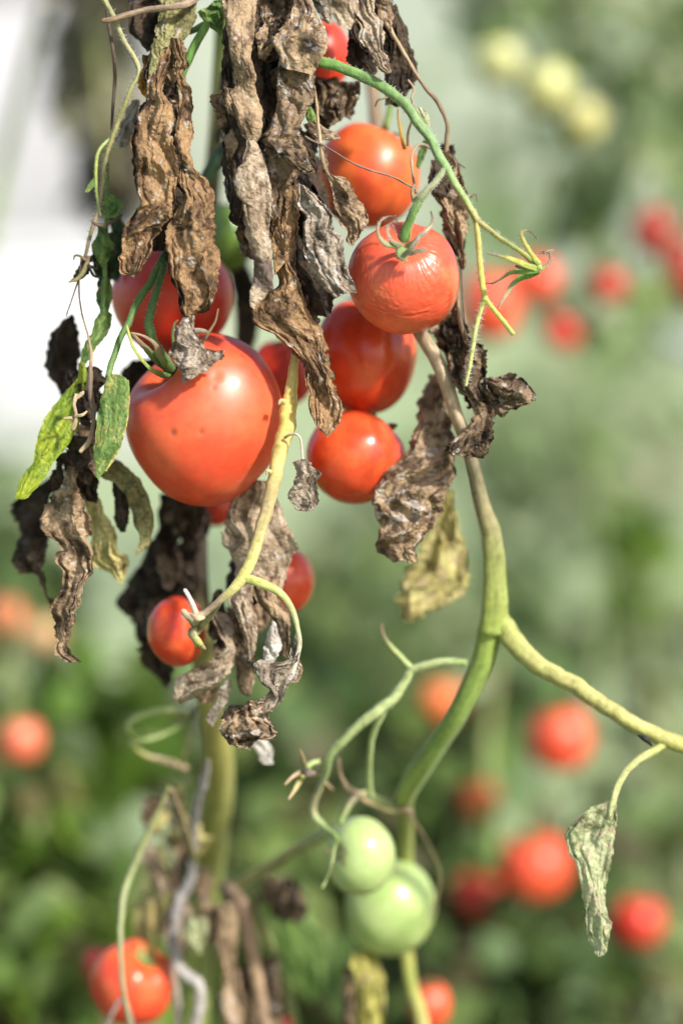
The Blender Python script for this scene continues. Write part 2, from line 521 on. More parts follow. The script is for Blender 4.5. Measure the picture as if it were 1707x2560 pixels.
def stem(parent, pts, cols, name='stem', seg=14, seed=0, rough=0.05, ridges=0.03, flat=1.0, hair=0, hl=11, mat=None, label=None, hcol=(.62, .64, .55), step=4.0):
    v, q, t, c, cen, nrm, bn, rr, tg = tube_geo(pts, cols, seg=seg, seed=seed, rough=rough, ridges=ridges, flat=flat, step=step)
    o = mesh_obj(name, v, q, mat or M_STEM, parent, c, tris=t)
    if label: o['label'] = label
    if hair:
        rng = random.Random(seed * 7 + 5)
        vv, tt = [], []
        for i in range(hair):
            k = rng.random() * (len(cen) - 1.001); a = int(k); f = k - a
            cc = cen[a] * (1 - f) + cen[a + 1] * f; r0 = rr[a] * 0.97
            th = rng.random() * 2 * math.pi
            n = nrm[a] * math.cos(th) + bn[a] * math.sin(th)
            n = n + tg[a] * rng.uniform(-.5, .5) + np.array([rng.gauss(0, .15) for _ in range(3)])
            n /= np.linalg.norm(n)
            s = np.cross(n, tg[a]); s /= max(np.linalg.norm(s), 1e-6)
            s2 = np.cross(n, s)
            hl_ = hl * S * rng.uniform(.35, 1.15); wv = 0.0001
            b0 = cc + (nrm[a] * math.cos(th) + bn[a] * math.sin(th)) * r0
            tip = b0 + n * hl_ + s * hl_ * rng.uniform(-.25, .25)
            m = len(vv)
            vv += [b0 + s * wv, b0 - s * wv * .5 + s2 * wv, b0 - s * wv * .5 - s2 * wv, tip]
            tt += [(m, m + 1, m + 3), (m + 1, m + 2, m + 3), (m + 2, m, m + 3)]
        h = mesh_obj('hair', np.array(vv), [], M_HAIR, o if parent is None else parent, np.tile(np.array(hcol), (len(vv), 1)), tris=np.array(tt))
        h['kind'] = 'stuff'
        if parent is not None:
            h.parent = o
    return o


GR = (.15, .24, .055); GR2 = (.09, .165, .04); YG = (.27, .30, .065); YL = (.55, .43, .13); BR = (.20, .14, .085); TN = (.40, .30, .18)
DK = (.05, .036, .025); GY = (.42, .40, .38); PG = (.33, .40, .16); OL = (.22, .21, .08)


def tomato_geo(cx, cy, d, rx, ry, pole=(0, .9, .4), nth=96, nph=64, dimple=.22, sig=.42, lobes=5, lamp=.02, seed=0, taper=0.0, rz=None, pits=(), fn=None):
    """unit sphere directions around the stem pole -> skin; centre (photo pixels, mm), radii in photo pixels"""
    pole = np.array(pole, float); pole /= np.linalg.norm(pole)      # right, up, towards the camera
    ref = np.array((0.31, 0.2, 0.93)) if abs(pole[2]) < .9 else np.array((1.0, 0, 0))
    e1 = np.cross(pole, ref); e1 /= np.linalg.norm(e1); e2 = np.cross(pole, e1)
    ph = np.linspace(0, math.pi, nph); th = np.linspace(0, 2 * math.pi, nth, endpoint=False)
    PH, TH = np.meshgrid(ph, th, indexing='ij')
    n = np.cos(PH)[..., None] * pole + np.sin(PH)[..., None] * (np.cos(TH)[..., None] * e1 + np.sin(TH)[..., None] * e2)
    f = 1 - dimple * np.exp(-(PH / sig) ** 2)
    f = f + lamp * np.cos(lobes * TH + seed + .6 * np.sin(TH)) * np.sin(PH) * (.35 + .65 * np.exp(-((PH - .7) / .8) ** 2))
    f = f - .045 * np.exp(-((math.pi - PH) / .28) ** 2) * .5
    f = f + .028 * fbm(n[..., 0] * 1.3, n[..., 1] * 1.3, n[..., 2] * 1.3, seed + 40, 2)
    if taper:
        f = f * (1 + taper * np.cos(PH) * .5)
    pit = np.zeros_like(f)
    for (pxx, pyy, sz, dp) in pits:
        ox, oy = (pxx - cx) / rx, (cy - pyy) / ry
        oz = math.sqrt(max(.02, 1 - ox * ox - oy * oy))
        dd = np.linalg.norm(n - np.array((ox, oy, oz)), axis=-1)
        f = f - dp * np.exp(-(dd / sz) ** 2) + dp * .18 * np.exp(-((dd - sz * 1.9) / (sz * .6)) ** 2)
        if sz < .06: pit = np.maximum(pit, np.exp(-(dd / (sz * .9)) ** 2))
    if fn is not None: f = f + fn(PH, TH, n)
    rz = rz or (rx + ry) / 2
    d = float(DZ(cy, d))
    dist = FOCUS + d * .001
    s = S * dist / FOCUS
    C = P(cx, cy, d)
    co = C + (n * f[..., None]) @ np.stack([RGT * rx * s, UPV * ry * s, -FWD * rz * s])
    return co.reshape(-1, 3), PH, TH, n, pit, (C, pole, e1, e2, f, s)


def tomato_cols(PH, n, base, seed, shoulder=None, sh_w=.5, mott=.12, alt=None):
    b = np.array(base, float)
    k = fbm(n[..., 0] * 2.2, n[..., 1] * 2.2, n[..., 2] * 2.2, seed + 50, 4)
    a = np.array(alt if alt is not None else b * np.array((1.05, 1.6, 1.5)))
    f = sstep(-.25, .45, k)[..., None]
    c = b * (1 - f) + a * f
    c = c * (1 + mott * fbm(n[..., 0] * 9, n[..., 1] * 9, n[..., 2] * 9, seed + 51, 3))[..., None]
    if shoulder is not None:
        g = (sh_w * np.exp(-(PH / .55) ** 2) * (1 + .5 * k))[..., None]
        c = c * (1 - g) + np.array(shoulder) * g
    sp = fbm(n[..., 0] * 34, n[..., 1] * 34, n[..., 2] * 34, seed + 52, 2)
    g = (.45 * sstep(.52, .68, sp))[..., None]
    return c * (1 - g) + c * np.array((.55, .45, .5)) * g


def calyx_geo(info, sz=.75, seed=0, n=5, col=GR2, tip=BR, curl=.5, w=.16):
    """a star of pointed sepals round the stem end"""
    C, pole, e1, e2, f, s = info[0], info[1], info[2], info[3], info[4], info[5]
    return C, pole, e1, e2


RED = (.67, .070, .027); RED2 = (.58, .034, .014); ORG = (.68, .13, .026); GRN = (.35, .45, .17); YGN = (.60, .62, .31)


def tomato(label, cx, cy, d, rx, ry, pole=(0, .9, .4), base=RED, mat=None, calyx=True, csize=.7, ccol=GR2, ctip=BR, seed=1, group=None, nth=96, nph=64,
           shoulder=(.62, .16, .02), sh_w=.45, ped=0, name='tomato', alt=None, **kw):
    co, PH, TH, n, pit, inf = tomato_geo(cx, cy, d, rx, ry, pole, nth=nth, nph=nph, seed=seed, **kw)
    C, pl, e1, e2, f, s = inf
    bott = co.min(0)
    root = empty(name, (C[0], C[1], bott[2]), label, 'tomato', group)
    cols = tomato_cols(PH, n, base, seed, shoulder, sh_w, alt=alt)
    cols = cols * (1 - .95 * pit[..., None] * np.array((.62, .5, .3)))
    q = grid_quads(nph, nth, True)
    mesh_obj('skin', co, q, mat or M_RED, root, cols.reshape(-1, 3))
    if calyx:
        g = Geo()
        B = np.stack([RGT * rx * s, UPV * ry * s, -FWD * (rx + ry) / 2 * s])
        rng = random.Random(seed)
        for k in range(5):
            a = k * 2 * math.pi / 5 + rng.uniform(-.25, .25) + seed
            m = 9
            L = csize * rng.uniform(.75, 1.15)
            cl = rng.uniform(.0, .5)
            ctr, sdv = [], []
            for i in range(m):
                u = i / (m - 1)
                phi = u * L
                hgt = 1.0 - kw.get('dimple', .22) * math.exp(-(phi / .42) ** 2) + .03 + cl * u * u * .35
                dr = math.cos(phi) * pl + math.sin(phi) * (math.cos(a) * e1 + math.sin(a) * e2)
                ctr.append(C + (dr * hgt) @ B)
                sdv.append((-math.sin(a) * e1 + math.cos(a) * e2) @ B)
            ctr = np.array(ctr); sdv = np.array(sdv)
            u = np.linspace(0, 1, m)
            wd = .13 * (1 - u) ** .7 * (0.55 + 1.3 * u * (1 - u) * 2) + .004
            up = (pl @ B) * .03
            vv = np.stack([ctr - sdv * wd[:, None], ctr + up * (1 - u)[:, None], ctr + sdv * wd[:, None]], 1).reshape(-1, 3)
            cc = np.repeat(np.array(ccol)[None] * (1 - u)[:, None] + np.array(ctip)[None] * u[:, None], 3, 0)
            g.add(vv, grid_quads(m, 3), [], cc)
        g.build('calyx', M_LEAF, root)
        if ped:
            b0 = C + (pl * (1 - kw.get('dimple', .22)) * .97) @ B
            up = (pl @ B); up = up / np.linalg.norm(up)
            m = 10
            u = np.linspace(0, 1, m)
            bend = np.array((0, 0, 1.0))
            ctr = b0 + up * (u * ped * S)[:, None] + bend * ((u ** 2) * ped * S * .6)[:, None]
            th = np.linspace(0, 2 * math.pi, 8, endpoint=False)
            x = np.cross(up, FWD); x /= max(np.linalg.norm(x), 1e-6); y = np.cross(up, x)
            rr = (.075 * (1 - .3 * u)) * rx * s
            vv = (ctr[:, None] + (np.cos(th)[None, :, None] * x + np.sin(th)[None, :, None] * y) * rr[:, None, None]).reshape(-1, 3)
            mesh_obj('pedicel', vv, grid_quads(m, 8, True), M_STEM, root, np.tile(np.array(GR), (len(vv), 1)))
    return root


def curls(parent, lst, name='sepal', seed=0, hair=0, mat=None):
    for i, (pts, cols) in enumerate(lst):
        stem(parent, pts, cols, name=name, seg=8, seed=seed + i, rough=.12, ridges=0, flat=.45, hair=hair, hl=9, mat=mat or M_STEM, step=2.5)

# ================================================================== the setting
def plane_obj(name, x0, x1, y0, y1, z, mat, n=2):
    xs = np.linspace(x0, x1, n); ys = np.linspace(y0, y1, n)
    X, Y = np.meshgrid(xs, ys, indexing='xy')
    v = np.stack([X, Y, np.full_like(X, z)], -1).reshape(-1, 3)
    return mesh_obj(name, v, grid_quads(n, n), mat, None, smooth=False)


M_LAWN = surf_mat('dry_lawn', (.19, .26, .115), (.38, .43, .255), 1.6, rough=.9, bump=.5, bdist=.05)
M_SOIL = surf_mat('garden_soil', (.028, .022, .015), (.09, .068, .045), 9, rough=.95, bump=.8, bdist=.03)
M_FILM = surf_mat('greenhouse_film', (.21, .245, .19), (.31, .345, .28), .35, rough=.45, bump=.05, bdist=.05)
M_HOOP = surf_mat('galvanised_pipe', (.40, .42, .43), (.55, .57, .58), 20, rough=.4, bump=.05, bdist=.002)
M_WALL = surf_mat('lilac_grey_render', (.29, .29, .31), (.38, .38, .40), 1.2, rough=.9, bump=.2, bdist=.02)
M_WHITE = surf_mat('white_plastic', (.66, .66, .67), (.74, .74, .74), 6, rough=.4, bump=.03, bdist=.004)
M_ROOF = surf_mat('grey_roofing', (.13, .13, .14), (.22, .22, .23), 6, rough=.8)
M_PIPE = surf_mat('grey_hose', (.36, .41, .47), (.48, .53, .58), 30, rough=.45, bump=.05, bdist=.001)

g = plane_obj('ground', -160, 160, -12, 320, 0, M_LAWN); tag(g, kind='structure')
g = plane_obj('soil_bed', -7, 7, -.45, 2.3, .004, M_SOIL); tag(g, kind='structure')


g = plane_obj('paving', -9, -.55, 9.0, 15.9, .004, surf_mat('pale_concrete', (.36, .37, .32), (.52, .53, .48), 3, rough=.9, bump=.3, bdist=.01)); tag(g, kind='structure')


def box_geo(x0, x1, y0, y1, z0, z1):
    v = np.array([(x, y, z) for z in (z0, z1) for y in (y0, y1) for x in (x0, x1)], float)
    q = [(0, 2, 3, 1), (4, 5, 7, 6), (0, 1, 5, 4), (2, 6, 7, 3), (0, 4, 6, 2), (1, 3, 7, 5)]
    return v, q


def box(name, mat, parent, *b, bevel=0.0):
    v, q = box_geo(*b)
    o = mesh_obj(name, v, q, mat, parent, smooth=False)
    if bevel:
        md = o.modifiers.new('bevel', 'BEVEL'); md.width = bevel; md.segments = 3
    return o


# a polytunnel with pale film far behind, a shed to its left, a white box on the grass
gh = empty('greenhouse', (6, 20, 0), 'pale film-covered greenhouse tunnel far behind the plants, out of focus', 'greenhouse')
m = 33
a = np.linspace(0, math.pi, m)
prof = np.stack([np.zeros(m), 23.4 - 3.4 * np.cos(a), 4.2 * np.sin(a) ** .7], 1)
xs = np.linspace(-2.9, 26, 40)
v = np.concatenate([prof + np.array((x, 0, 0)) for x in xs])
mesh_obj('film_cover', v, grid_quads(40, m), M_FILM, gh)
for x in np.linspace(-2.9, 26, 11):
    th = np.linspace(0, 2 * math.pi, 8, endpoint=False)
    cen = prof + np.array((x, 0, 0)); cen[:, 1:] = (cen[:, 1:] - np.array((23.4, 0))) * 1.012 + np.array((23.4, 0))
    rd = (cen - np.array((x, 23.4, 0))); rd /= np.linalg.norm(rd, axis=1)[:, None]
    vv = (cen[:, None] + .035 * (np.cos(th)[None, :, None] * np.array((1, 0, 0)) + np.sin(th)[None, :, None] * rd[:, None])).reshape(-1, 3)
    mesh_obj('hoop', vv, grid_quads(m, 8, True), M_HOOP, gh)

sh = empty('shed', (-6.5, 17, 0), 'lilac-grey walled shed far behind on the left, out of focus', 'shed')
box('wall', M_WALL, sh, -10.2, -1.5, 16, 19.5, 0, 3.0)
vr = np.array([(-10.5, 15.6, 2.95), (-1.2, 15.6, 2.95), (-1.2, 17.75, 4.2), (-10.5, 17.75, 4.2), (-10.5, 19.9, 2.95), (-1.2, 19.9, 2.95)])
r_ = mesh_obj('roof', vr, [(0, 1, 2, 3), (3, 2, 5, 4)], M_ROOF, sh, smooth=False)
md = r_.modifiers.new('thickness', 'SOLIDIFY'); md.thickness = .08
box('door', M_ROOF, sh, -8.2, -7.2, 15.96, 15.998, .05, 2.05)

wb = empty('storage_box', (-1.32, 11.2, 0), 'bright white storage box standing on the grass behind on the left', 'box')
box('body', M_WHITE, wb, -1.83, -.95, 11.0, 11.6, .03, .70, bevel=.03)
box('lid', M_WHITE, wb, -1.86, -.92, 10.97, 11.63, .705, .80, bevel=.03)
for sx in (-1.76, -1.06):
    box('foot', M_ROOF, wb, sx, sx + .1, 11.1, 11.5, 0, .03)


# ------------------------------------------------------------------ plants behind: leafy, out of focus
def leaf_cloud(clumps, seed, pal, size=(.03, .06)):
    """clumps: (px, py, distance m, rx px, ry px, depth m, count). Leaf-shaped, bent blades spread through a volume."""
    rng = np.random.default_rng(seed)
    V, Q, C = [], [], []
    pal = np.array(pal)
    n0 = 0
    for (px, py, D, rx, ry, dz, cnt) in clumps:
        u = rng.normal(size=(cnt, 3)); u /= np.linalg.norm(u, axis=1)[:, None]
        u *= rng.random(cnt)[:, None] ** .45
        c = P(px + u[:, 0] * rx, py + u[:, 1] * ry, (D - FOCUS + u[:, 2] * dz) * 1000)
        ax = rng.normal(size=(cnt, 3)) * np.array((1, .7, .8)) + np.array((0, -.15, -.55)); ax /= np.linalg.norm(ax, axis=1)[:, None]
        sd = np.cross(ax, rng.normal(size=(cnt, 3))); sd /= np.linalg.norm(sd, axis=1)[:, None]
        nm = np.cross(ax, sd)
        L = rng.uniform(*size, cnt); Wd = L * rng.uniform(.32, .5, cnt)
        col = pal[rng.integers(0, len(pal), cnt)] * rng.uniform(.75, 1.25, cnt)[:, None]
        st = np.array([0, .22, .5, .78, 1.0]); wd = np.array([.06, .8, 1.0, .6, .03]); bend = np.array([0, -.02, -.09, -.2, -.36])
        for i in range(5):
            mid = c + ax * (L * st[i])[:, None] + nm * (L * bend[i])[:, None]
            for s_, f_ in ((-1, .0), (0, -.14), (1, .0)):
                V.append(mid + sd * (Wd * wd[i] * s_)[:, None] + nm * (Wd * wd[i] * (f_ if s_ == 0 else .1))[:, None])
                C.append(col * (.96 if s_ else 1.08))
        k = np.arange(cnt)
        for i in range(4):
            for j in range(2):
                a_ = n0 + (i * 3 + j) * cnt + k; b_ = n0 + (i * 3 + j + 1) * cnt + k
                Q.append(np.stack([a_, b_, b_ + 3 * cnt, a_ + 3 * cnt], 1))
        n0 += 15 * cnt
    return np.vstack(V), np.vstack(Q), np.vstack(C)


def far_plant(label, px, D, clumps, seed, pal, stems, size=(.03, .06), cat='plant'):
    base = P(px, 1280, (D - FOCUS) * 1000).copy(); base[2] = 0
    root = empty('tomato_plant', base, label, cat, 'plants behind, out of focus')
    for i, pts in enumerate(stems):
        pts = [(a_, b_, (c_ - FOCUS) * 1000, w_) for (a_, b_, c_, w_) in pts]
        stem(root, pts, [PG, GR, OL], seed=seed + i, seg=8, step=30)
    v, q, c = leaf_cloud(clumps, seed, pal, size)
    o = mesh_obj('foliage', v, q, M_FAR, root, c); o['kind'] = 'stuff'
    return root


MIDG = [(.10, .165, .04), (.15, .22, .06), (.065, .11, .028), (.21, .28, .09), (.16, .135, .06)]
DEEP = [(.055, .10, .032), (.08, .14, .042), (.12, .18, .055), (.10, .095, .045)]
LITE = [(.23, .31, .14), (.30, .37, .20), (.16, .24, .09), (.31, .33, .20)]
FRESH = [(.11, .20, .02), (.14, .23, .03), (.08, .15, .02)]
WITH = [(.17, .15, .115), (.23, .20, .15), (.13, .115, .085), (.20, .20, .13)]

far_plant('dense green tomato plant behind at lower left with orange-red fruit', 60, 1.95,
          [(60, 1930, 2.05, 330, 300, .20, 220), (160, 2380, 2.0, 420, 320, .18, 380), (-250, 2100, 2.0, 330, 500, .25, 260), (330, 1780, 2.05, 170, 170, .1, 70), (420, 2480, 2.0, 260, 260, .1, 160)],
          11, MIDG + FRESH, [[(80, 3400, 1.95, 70), (90, 2500, 1.95, 60), (40, 1900, 1.95, 40), (20, 1500, 1.95, 20)]])
far_plant('dark green tomato plant behind the grey dried vine, at bottom centre', 720, 2.1,
          [(700, 2350, 2.1, 260, 380, .18, 330), (640, 1950, 2.15, 170, 260, .15, 120), (800, 1850, 2.3, 160, 220, .1, 70)],
          12, MIDG + DEEP, [[(720, 3300, 2.1, 60), (730, 2500, 2.1, 50), (690, 1900, 2.15, 30)]])
far_plant('shaded green tomato plant behind at lower right carrying a cluster of red fruit', 1260, 2.0,
          [(1250, 2420, 2.05, 360, 260, .16, 430), (1080, 2150, 2.1, 170, 330, .12, 170), (1350, 2250, 2.15, 300, 160, .1, 160), (1150, 1880, 2.15, 170, 150, .1, 60), (1300, 1700, 2.2, 160, 130, .1, 30)],
          13, DEEP + MIDG[:2], [[(1250, 3400, 2.0, 60), (1260, 2400, 2.02, 50), (1220, 1950, 2.05, 36), (1240, 1650, 2.1, 20)]])
far_plant('pale green tomato plant behind at the right edge, low down', 1640, 2.5,
          [(1640, 2250, 2.6, 200, 380, .2, 170), (1560, 2480, 2.4, 250, 160, .15, 160), (1650, 1950, 2.7, 170, 190, .2, 60), (1680, 1600, 2.8, 120, 200, .2, 35)],
          14, LITE + MIDG, [[(1640, 3200, 2.5, 50), (1650, 2300, 2.55, 40), (1640, 1700, 2.6, 24)]])
far_plant('vivid green leafy shoot alone in the light green blur on the right', 1580, 3.0,
          [(1580, 1350, 3.0, 75, 85, .06, 40), (1610, 1480, 3.0, 120, 120, .15, 14)],
          15, FRESH, [[(1600, 3000, 3.0, 30), (1600, 2000, 3.0, 24), (1585, 1400, 3.0, 14)]])
far_plant('loose green tomato plant behind at upper right with a row of yellow fruit', 1500, 2.5,
          [(1640, 120, 2.5, 150, 190, .2, 70), (1330, 20, 2.5, 220, 110, .15, 60), (1440, 480, 2.6, 80, 170, .15, 28), (1660, 400, 2.6, 150, 200, .2, 36), (1560, 740, 2.5, 220, 120, .2, 34), (1300, -200, 2.5, 350, 160, .2, 120)],
          16, MIDG[1:4] + LITE + LITE, [[(1480, 3000, 2.5, 16), (1500, 1600, 2.5, 14), (1470, 800, 2.5, 12), (1500, 100, 2.5, 12), (1480, -250, 2.5, 10)]])
far_plant('withered grey-brown vine hanging behind the left side, out of focus', 230, 2.0,
          [(245, 110, 2.3, 70, 190, .06, 120), (280, 390, 2.3, 52, 130, .05, 64), (240, -180, 2.0, 160, 170, .1, 110)],
          17, WITH, [[(-250, 3400, 2.0, 40), (-160, 1400, 2.1, 36), (60, 200, 2.05, 30), (220, -200, 2.0, 26), (240, 100, 2.0, 20), (280, 480, 2.0, 10)]])
far_plant('mid green tomato plant far behind, seen through the gap right of the torn yellow stalk', 880, 3.4,
          [(860, 1500, 3.4, 150, 160, .3, 70), (760, 1800, 3.4, 190, 190, .3, 110), (960, 1750, 3.3, 160, 170, .3, 70), (640, 1600, 3.4, 120, 150, .2, 50)],
          18, LITE[2:3] + MIDG, [[(870, 2800, 3.4, 36), (870, 1900, 3.4, 30), (860, 1450, 3.4, 16)]], size=(.04, .08))
far_plant('green plant far behind at the left edge below the white box', 60, 3.2,
          [(60, 1480, 3.2, 200, 150, .3, 90), (-150, 1350, 3.2, 250, 220, .3, 110)],
          19, LITE[2:3] + MIDG[:4], [[(60, 2800, 3.2, 36), (50, 1500, 3.2, 16)]], size=(.04, .08))

far_plant('sparse pale green plant far behind, between the red fruit and the branch on the right', 1400, 4.6,
          [(1300, 1120, 4.6, 120, 170, .4, 70), (1480, 1150, 4.6, 130, 260, .4, 80), (1250, 1400, 4.6, 120, 170, .4, 40), (1660, 1100, 4.7, 130, 200, .4, 50), (1420, 1580, 4.5, 160, 120, .4, 46), (1620, 1520, 4.5, 120, 150, .4, 46)],
          20, LITE + LITE + MIDG[1:2] + WITH[1:2], [[(1400, 2300, 4.6, 20), (1400, 1600, 4.6, 16), (1420, 1100, 4.6, 10)]], size=(.05, .10))
far_plant('sparse pale green plant far behind, in the gap left of the forked stem', 960, 4.4,
          [(900, 1320, 4.4, 130, 130, .4, 40), (1090, 1560, 4.4, 100, 130, .4, 34), (1000, 1200, 4.4, 100, 100, .4, 24)],
          21, LITE + LITE + MIDG[:2], [[(960, 2300, 4.4, 20), (960, 1600, 4.4, 16), (950, 1250, 4.4, 10)]], size=(.05, .10))
far_plant('thin pale plant far behind, between the arching fruit stalk and the yellow fruit', 1180, 6.0,
          [(1150, 250, 6.0, 160, 260, .5, 20), (1250, 560, 6.0, 140, 240, .5, 28), (1080, 760, 6.0, 150, 160, .5, 26), (1450, 880, 5.6, 200, 120, .5, 40), (1560, 250, 6.0, 160, 260, .5, 44)],
          22, LITE + LITE + MIDG[1:2], [[(1180, 1900, 6.0, 9), (1190, 900, 6.0, 8), (1170, 100, 6.0, 7), (1160, -300, 6.0, 6)], [(1300, 1900, 6.0, 9), (1290, 900, 6.0, 8), (1320, 0, 6.0, 6)]], size=(.06, .12))
hs = stem(None, [(1430, 740, 1700, 26), (1560, 800, 1600, 34), (1720, 870, 1500, 38), (1950, 960, 1350, 44)], [(.42, .47, .53), (.42, .47, .53)], name='hose', seg=10, step=20, mat=M_PIPE)
tag(hs, 'blue-grey hose slung across behind the right edge, out of focus', 'hose')

# fruit on the plants behind
FAR = [
    ('blurred red tomato just right of the wrinkled tomato, behind the empty forked stalk', 1226, 762, 2.00, 74, 92, RED, (.2, .9, .1)),
    ('blurred red tomato behind the dried star-shaped calyx', 1338, 700, 2.05, 62, 62, RED, (0, .9, -.2)),
    ('small blurred red tomato hanging lowest of those beside the empty forked stalk', 1404, 826, 2.05, 46, 52, RED2, (.1, .9, .2)),
    ('small blurred red tomato between the calyx and the right edge', 1520, 712, 2.02, 44, 46, (.50, .034, .016), (.2, .9, .2)),
    ('blurred dark red tomato highest of those at the right edge', 1628, 575, 2.10, 54, 62, (.32, .022, .010), (-.4, .8, .2)),
    ('blurred red tomato cut by the right edge, just below the highest one', 1690, 640, 2.15, 46, 48, (.32, .022, .010), (0, .9, .2)),
    ('blurred dark red tomato at the right edge above the grey hose', 1712, 700, 2.15, 46, 52, (.32, .022, .010), (0, .9, .2)),
    ('bright blurred red tomato below the yellow-green branch on the right', 1398, 1845, 1.95, 80, 84, RED, (-.2, .9, .1)),
    ('blurred orange tomato below left of the bright red one under the branch', 1185, 1995, 2.05, 58, 60, ORG, (.1, .9, .2)),
    ('blurred orange-red tomato in the gap under the forked stem', 1100, 1752, 2.1, 54, 56, ORG, (0, .9, .2)),
    ('large blurred red tomato left of the hanging spotted leaf', 1334, 2165, 1.90, 92, 90, RED, (-.2, .9, .3)),
    ('blurred red tomato just right of the two green tomatoes', 1192, 2245, 1.98, 66, 70, RED2, (.2, .9, .2)),
    ('blurred red tomato right of the hanging spotted leaf', 1592, 2302, 1.98, 66, 70, RED2, (.1, .9, .2)),
    ('shaded dark red tomato low down below the large blurred one', 1405, 2400, 2.1, 60, 56, RED2, (0, .9, .1)),
    ('blurred pale red tomato at the left edge, low down', 54, 1850, 1.84, 56, 60, (.62, .12, .06), (0, .9, .1)),
    ('blurred orange tomato cut by the left edge beside a paler one', 12, 1540, 2.0, 50, 56, (.60, .14, .06), (.1, .9, .1)),
    ('blurred pale orange tomato beside the tip of the long brown leaf', 105, 1585, 2.2, 50, 48, (.52, .26, .13), (.1, .9, .2)),
    ('blurred pale yellow-green tomato, leftmost of the row of three at upper right', 1243, 155, 2.08, 62, 64, (.46, .49, .21), (0, .9, .2)),
    ('blurred pale yellow tomato, middle and largest of the row of three at upper right', 1362, 218, 2.03, 70, 70, (.47, .48, .19), (-.2, .9, .2)),
    ('blurred yellow-orange tomato, lowest of the row of three at upper right', 1455, 300, 2.08, 56, 60, (.48, .45, .17), (0, .9, .2)),
]
for i, (lb, cx, cy, D, rx, ry, bc, pl) in enumerate(FAR):
    gn = bc[1] > .36
    tomato(lb, cx, cy, (D - FOCUS) * 1000, rx, ry, pole=pl, base=bc, seed=60 + i, nth=40, nph=28, ped=90, csize=.6, lamp=.015,
           group='tomatoes on the plants behind', mat=M_GREEN if gn else None, sh_w=.3, alt=(.46, .43, .17) if gn else None,
           shoulder=None if gn else (.62, .16, .02))

# ================================================================== the foreground plants
def root_at(px, d):
    b = P(px, 1280, d).copy(); b[2] = 0
    return b


PA = empty('tomato_plant', root_at(500, 80), 'dying tomato plant with crumpled brown leaves hanging round the sharp red tomatoes', 'plant')
PB = empty('tomato_plant', root_at(1120, 60), 'green tomato vine with a forked stem, right of the dead leaves', 'plant')

# ---- stems of the dying plant
stem(PA, [(470, 5400, 115, 90), (480, 2700, 138, 90), (500, 2300, 135, 84), (520, 2184, 130, 82), (546, 1990, 120, 80), (546, 1860, 110, 72), (514, 1680, 90, 58), (496, 1450, 82, 50), (490, 1200, 80, 50), (486, 900, 110, 48), (520, 560, 120, 44), (545, 300, 110, 40), (560, -60, 90, 36), (570, -400, 90, 28)],
     [OL, (.20, .25, .06), (.22, .27, .06), (.24, .28, .065), (.27, .28, .065), (.29, .27, .07), (.24, .23, .06), (.05, .036, .024), (.035, .025, .018), (.035, .025, .018), (.04, .03, .02), OL, GR, GR], seed=1, seg=18, label='thick yellow-green main stem', hair=0, step=12)  # near-black stretch higher up paints the shade of the leaves
stem(PA, [(520, 1900, 80, 8), (509, 1956, 80, 18), (486, 2053, 80, 20), (480, 2184, 78, 22), (446, 2265, 76, 26), (434, 2362, 74, 24), (461, 2433, 72, 30), (502, 2471, 72, 28), (490, 2560, 74, 26), (480, 2700, 78, 24)],
     [(.2, .18, .16), (.22, .21, .21), (.16, .15, .15), (.30, .28, .27), (.19, .17, .16), (.34, .31, .29), (.38, .35, .33), (.31, .28, .26), (.3, .27, .25)], name='dried_vine', seed=2, rough=.35, flat=.55, ridges=.12, label='pale grey dried side shoot')
stem(PA, [(452, 2300, 80, 10), (436, 2400, 82, 14), (440, 2480, 84, 18), (446, 2600, 84, 18)], [TN, (.44, .40, .36)], name='dried_vine', seed=402, rough=.3, flat=.6)
stem(PA, [(420, 2000, 84, 10), (372, 2090, 88, 12), (400, 2180, 90, 16), (430, 2240, 90, 10)], [(.36, .26, .18), (.44, .33, .25), TN], name='dried_vine', seed=403, rough=.35, flat=.5)
stem(PA, [(400, 2200, 86, 16), (378, 2270, 84, 22), (384, 2340, 84, 18), (372, 2380, 84, 12)], [OL, (.34, .26, .10), YG], name='dried_vine', seed=404, rough=.3, flat=.4)
stem(PA, [(345, 2620, 66, 9), (306, 2500, 64, 11), (250, 2600, 64, 10)], [(.2, .15, .13), (.26, .2, .18)], name='dried_vine', seed=405, rough=.2)
stem(PA, [(590, 2250, 84, 14), (570, 2330, 80, 20), (585, 2420, 80, 16), (560, 2500, 80, 12)], [BR, (.34, .24, .13), BR], name='dried_vine', seed=407, rough=.4, flat=.5)
stem(PA, [(423, 1967, 60, 10), (369, 2086, 56, 16), (320, 2200, 54, 18), (303, 2292, 52, 15), (306, 2455, 50, 13), (331, 2580, 50, 15)], [OL, (.24, .27, .11), (.28, .31, .15), (.24, .26, .13), (.22, .22, .12)], name='side_stem', seed=3)
stem(PA, [(430, 1975, 60, 12), (471, 2090, 70, 16), (490, 2160, 80, 18)], [BR, OL], name='side_stem', seed=4)
stem(PA, [(560, 2215, 88, 30), (585, 2238, 80, 34), (612, 2292, 76, 36), (640, 2427, 76, 36), (667, 2600, 78, 34)], [BR, (.28, .18, .11), BR], name='side_stem', seed=5, rough=.12, label='brown dried side stem')
stem(PA, [(632, 2240, 110, 14), (680, 2360, 110, 14), (731, 2509, 110, 14), (745, 2600, 110, 14)], [OL, GR], name='side_stem', seed=6)
stem(PA, [(556, 2230, 90, 22), (640, 2185, 84, 26), (731, 2130, 76, 30), (802, 2091, 66, 30), (850, 2070, 62, 22)], [OL, (.26, .25, .09), PG], name='side_stem', seed=7)
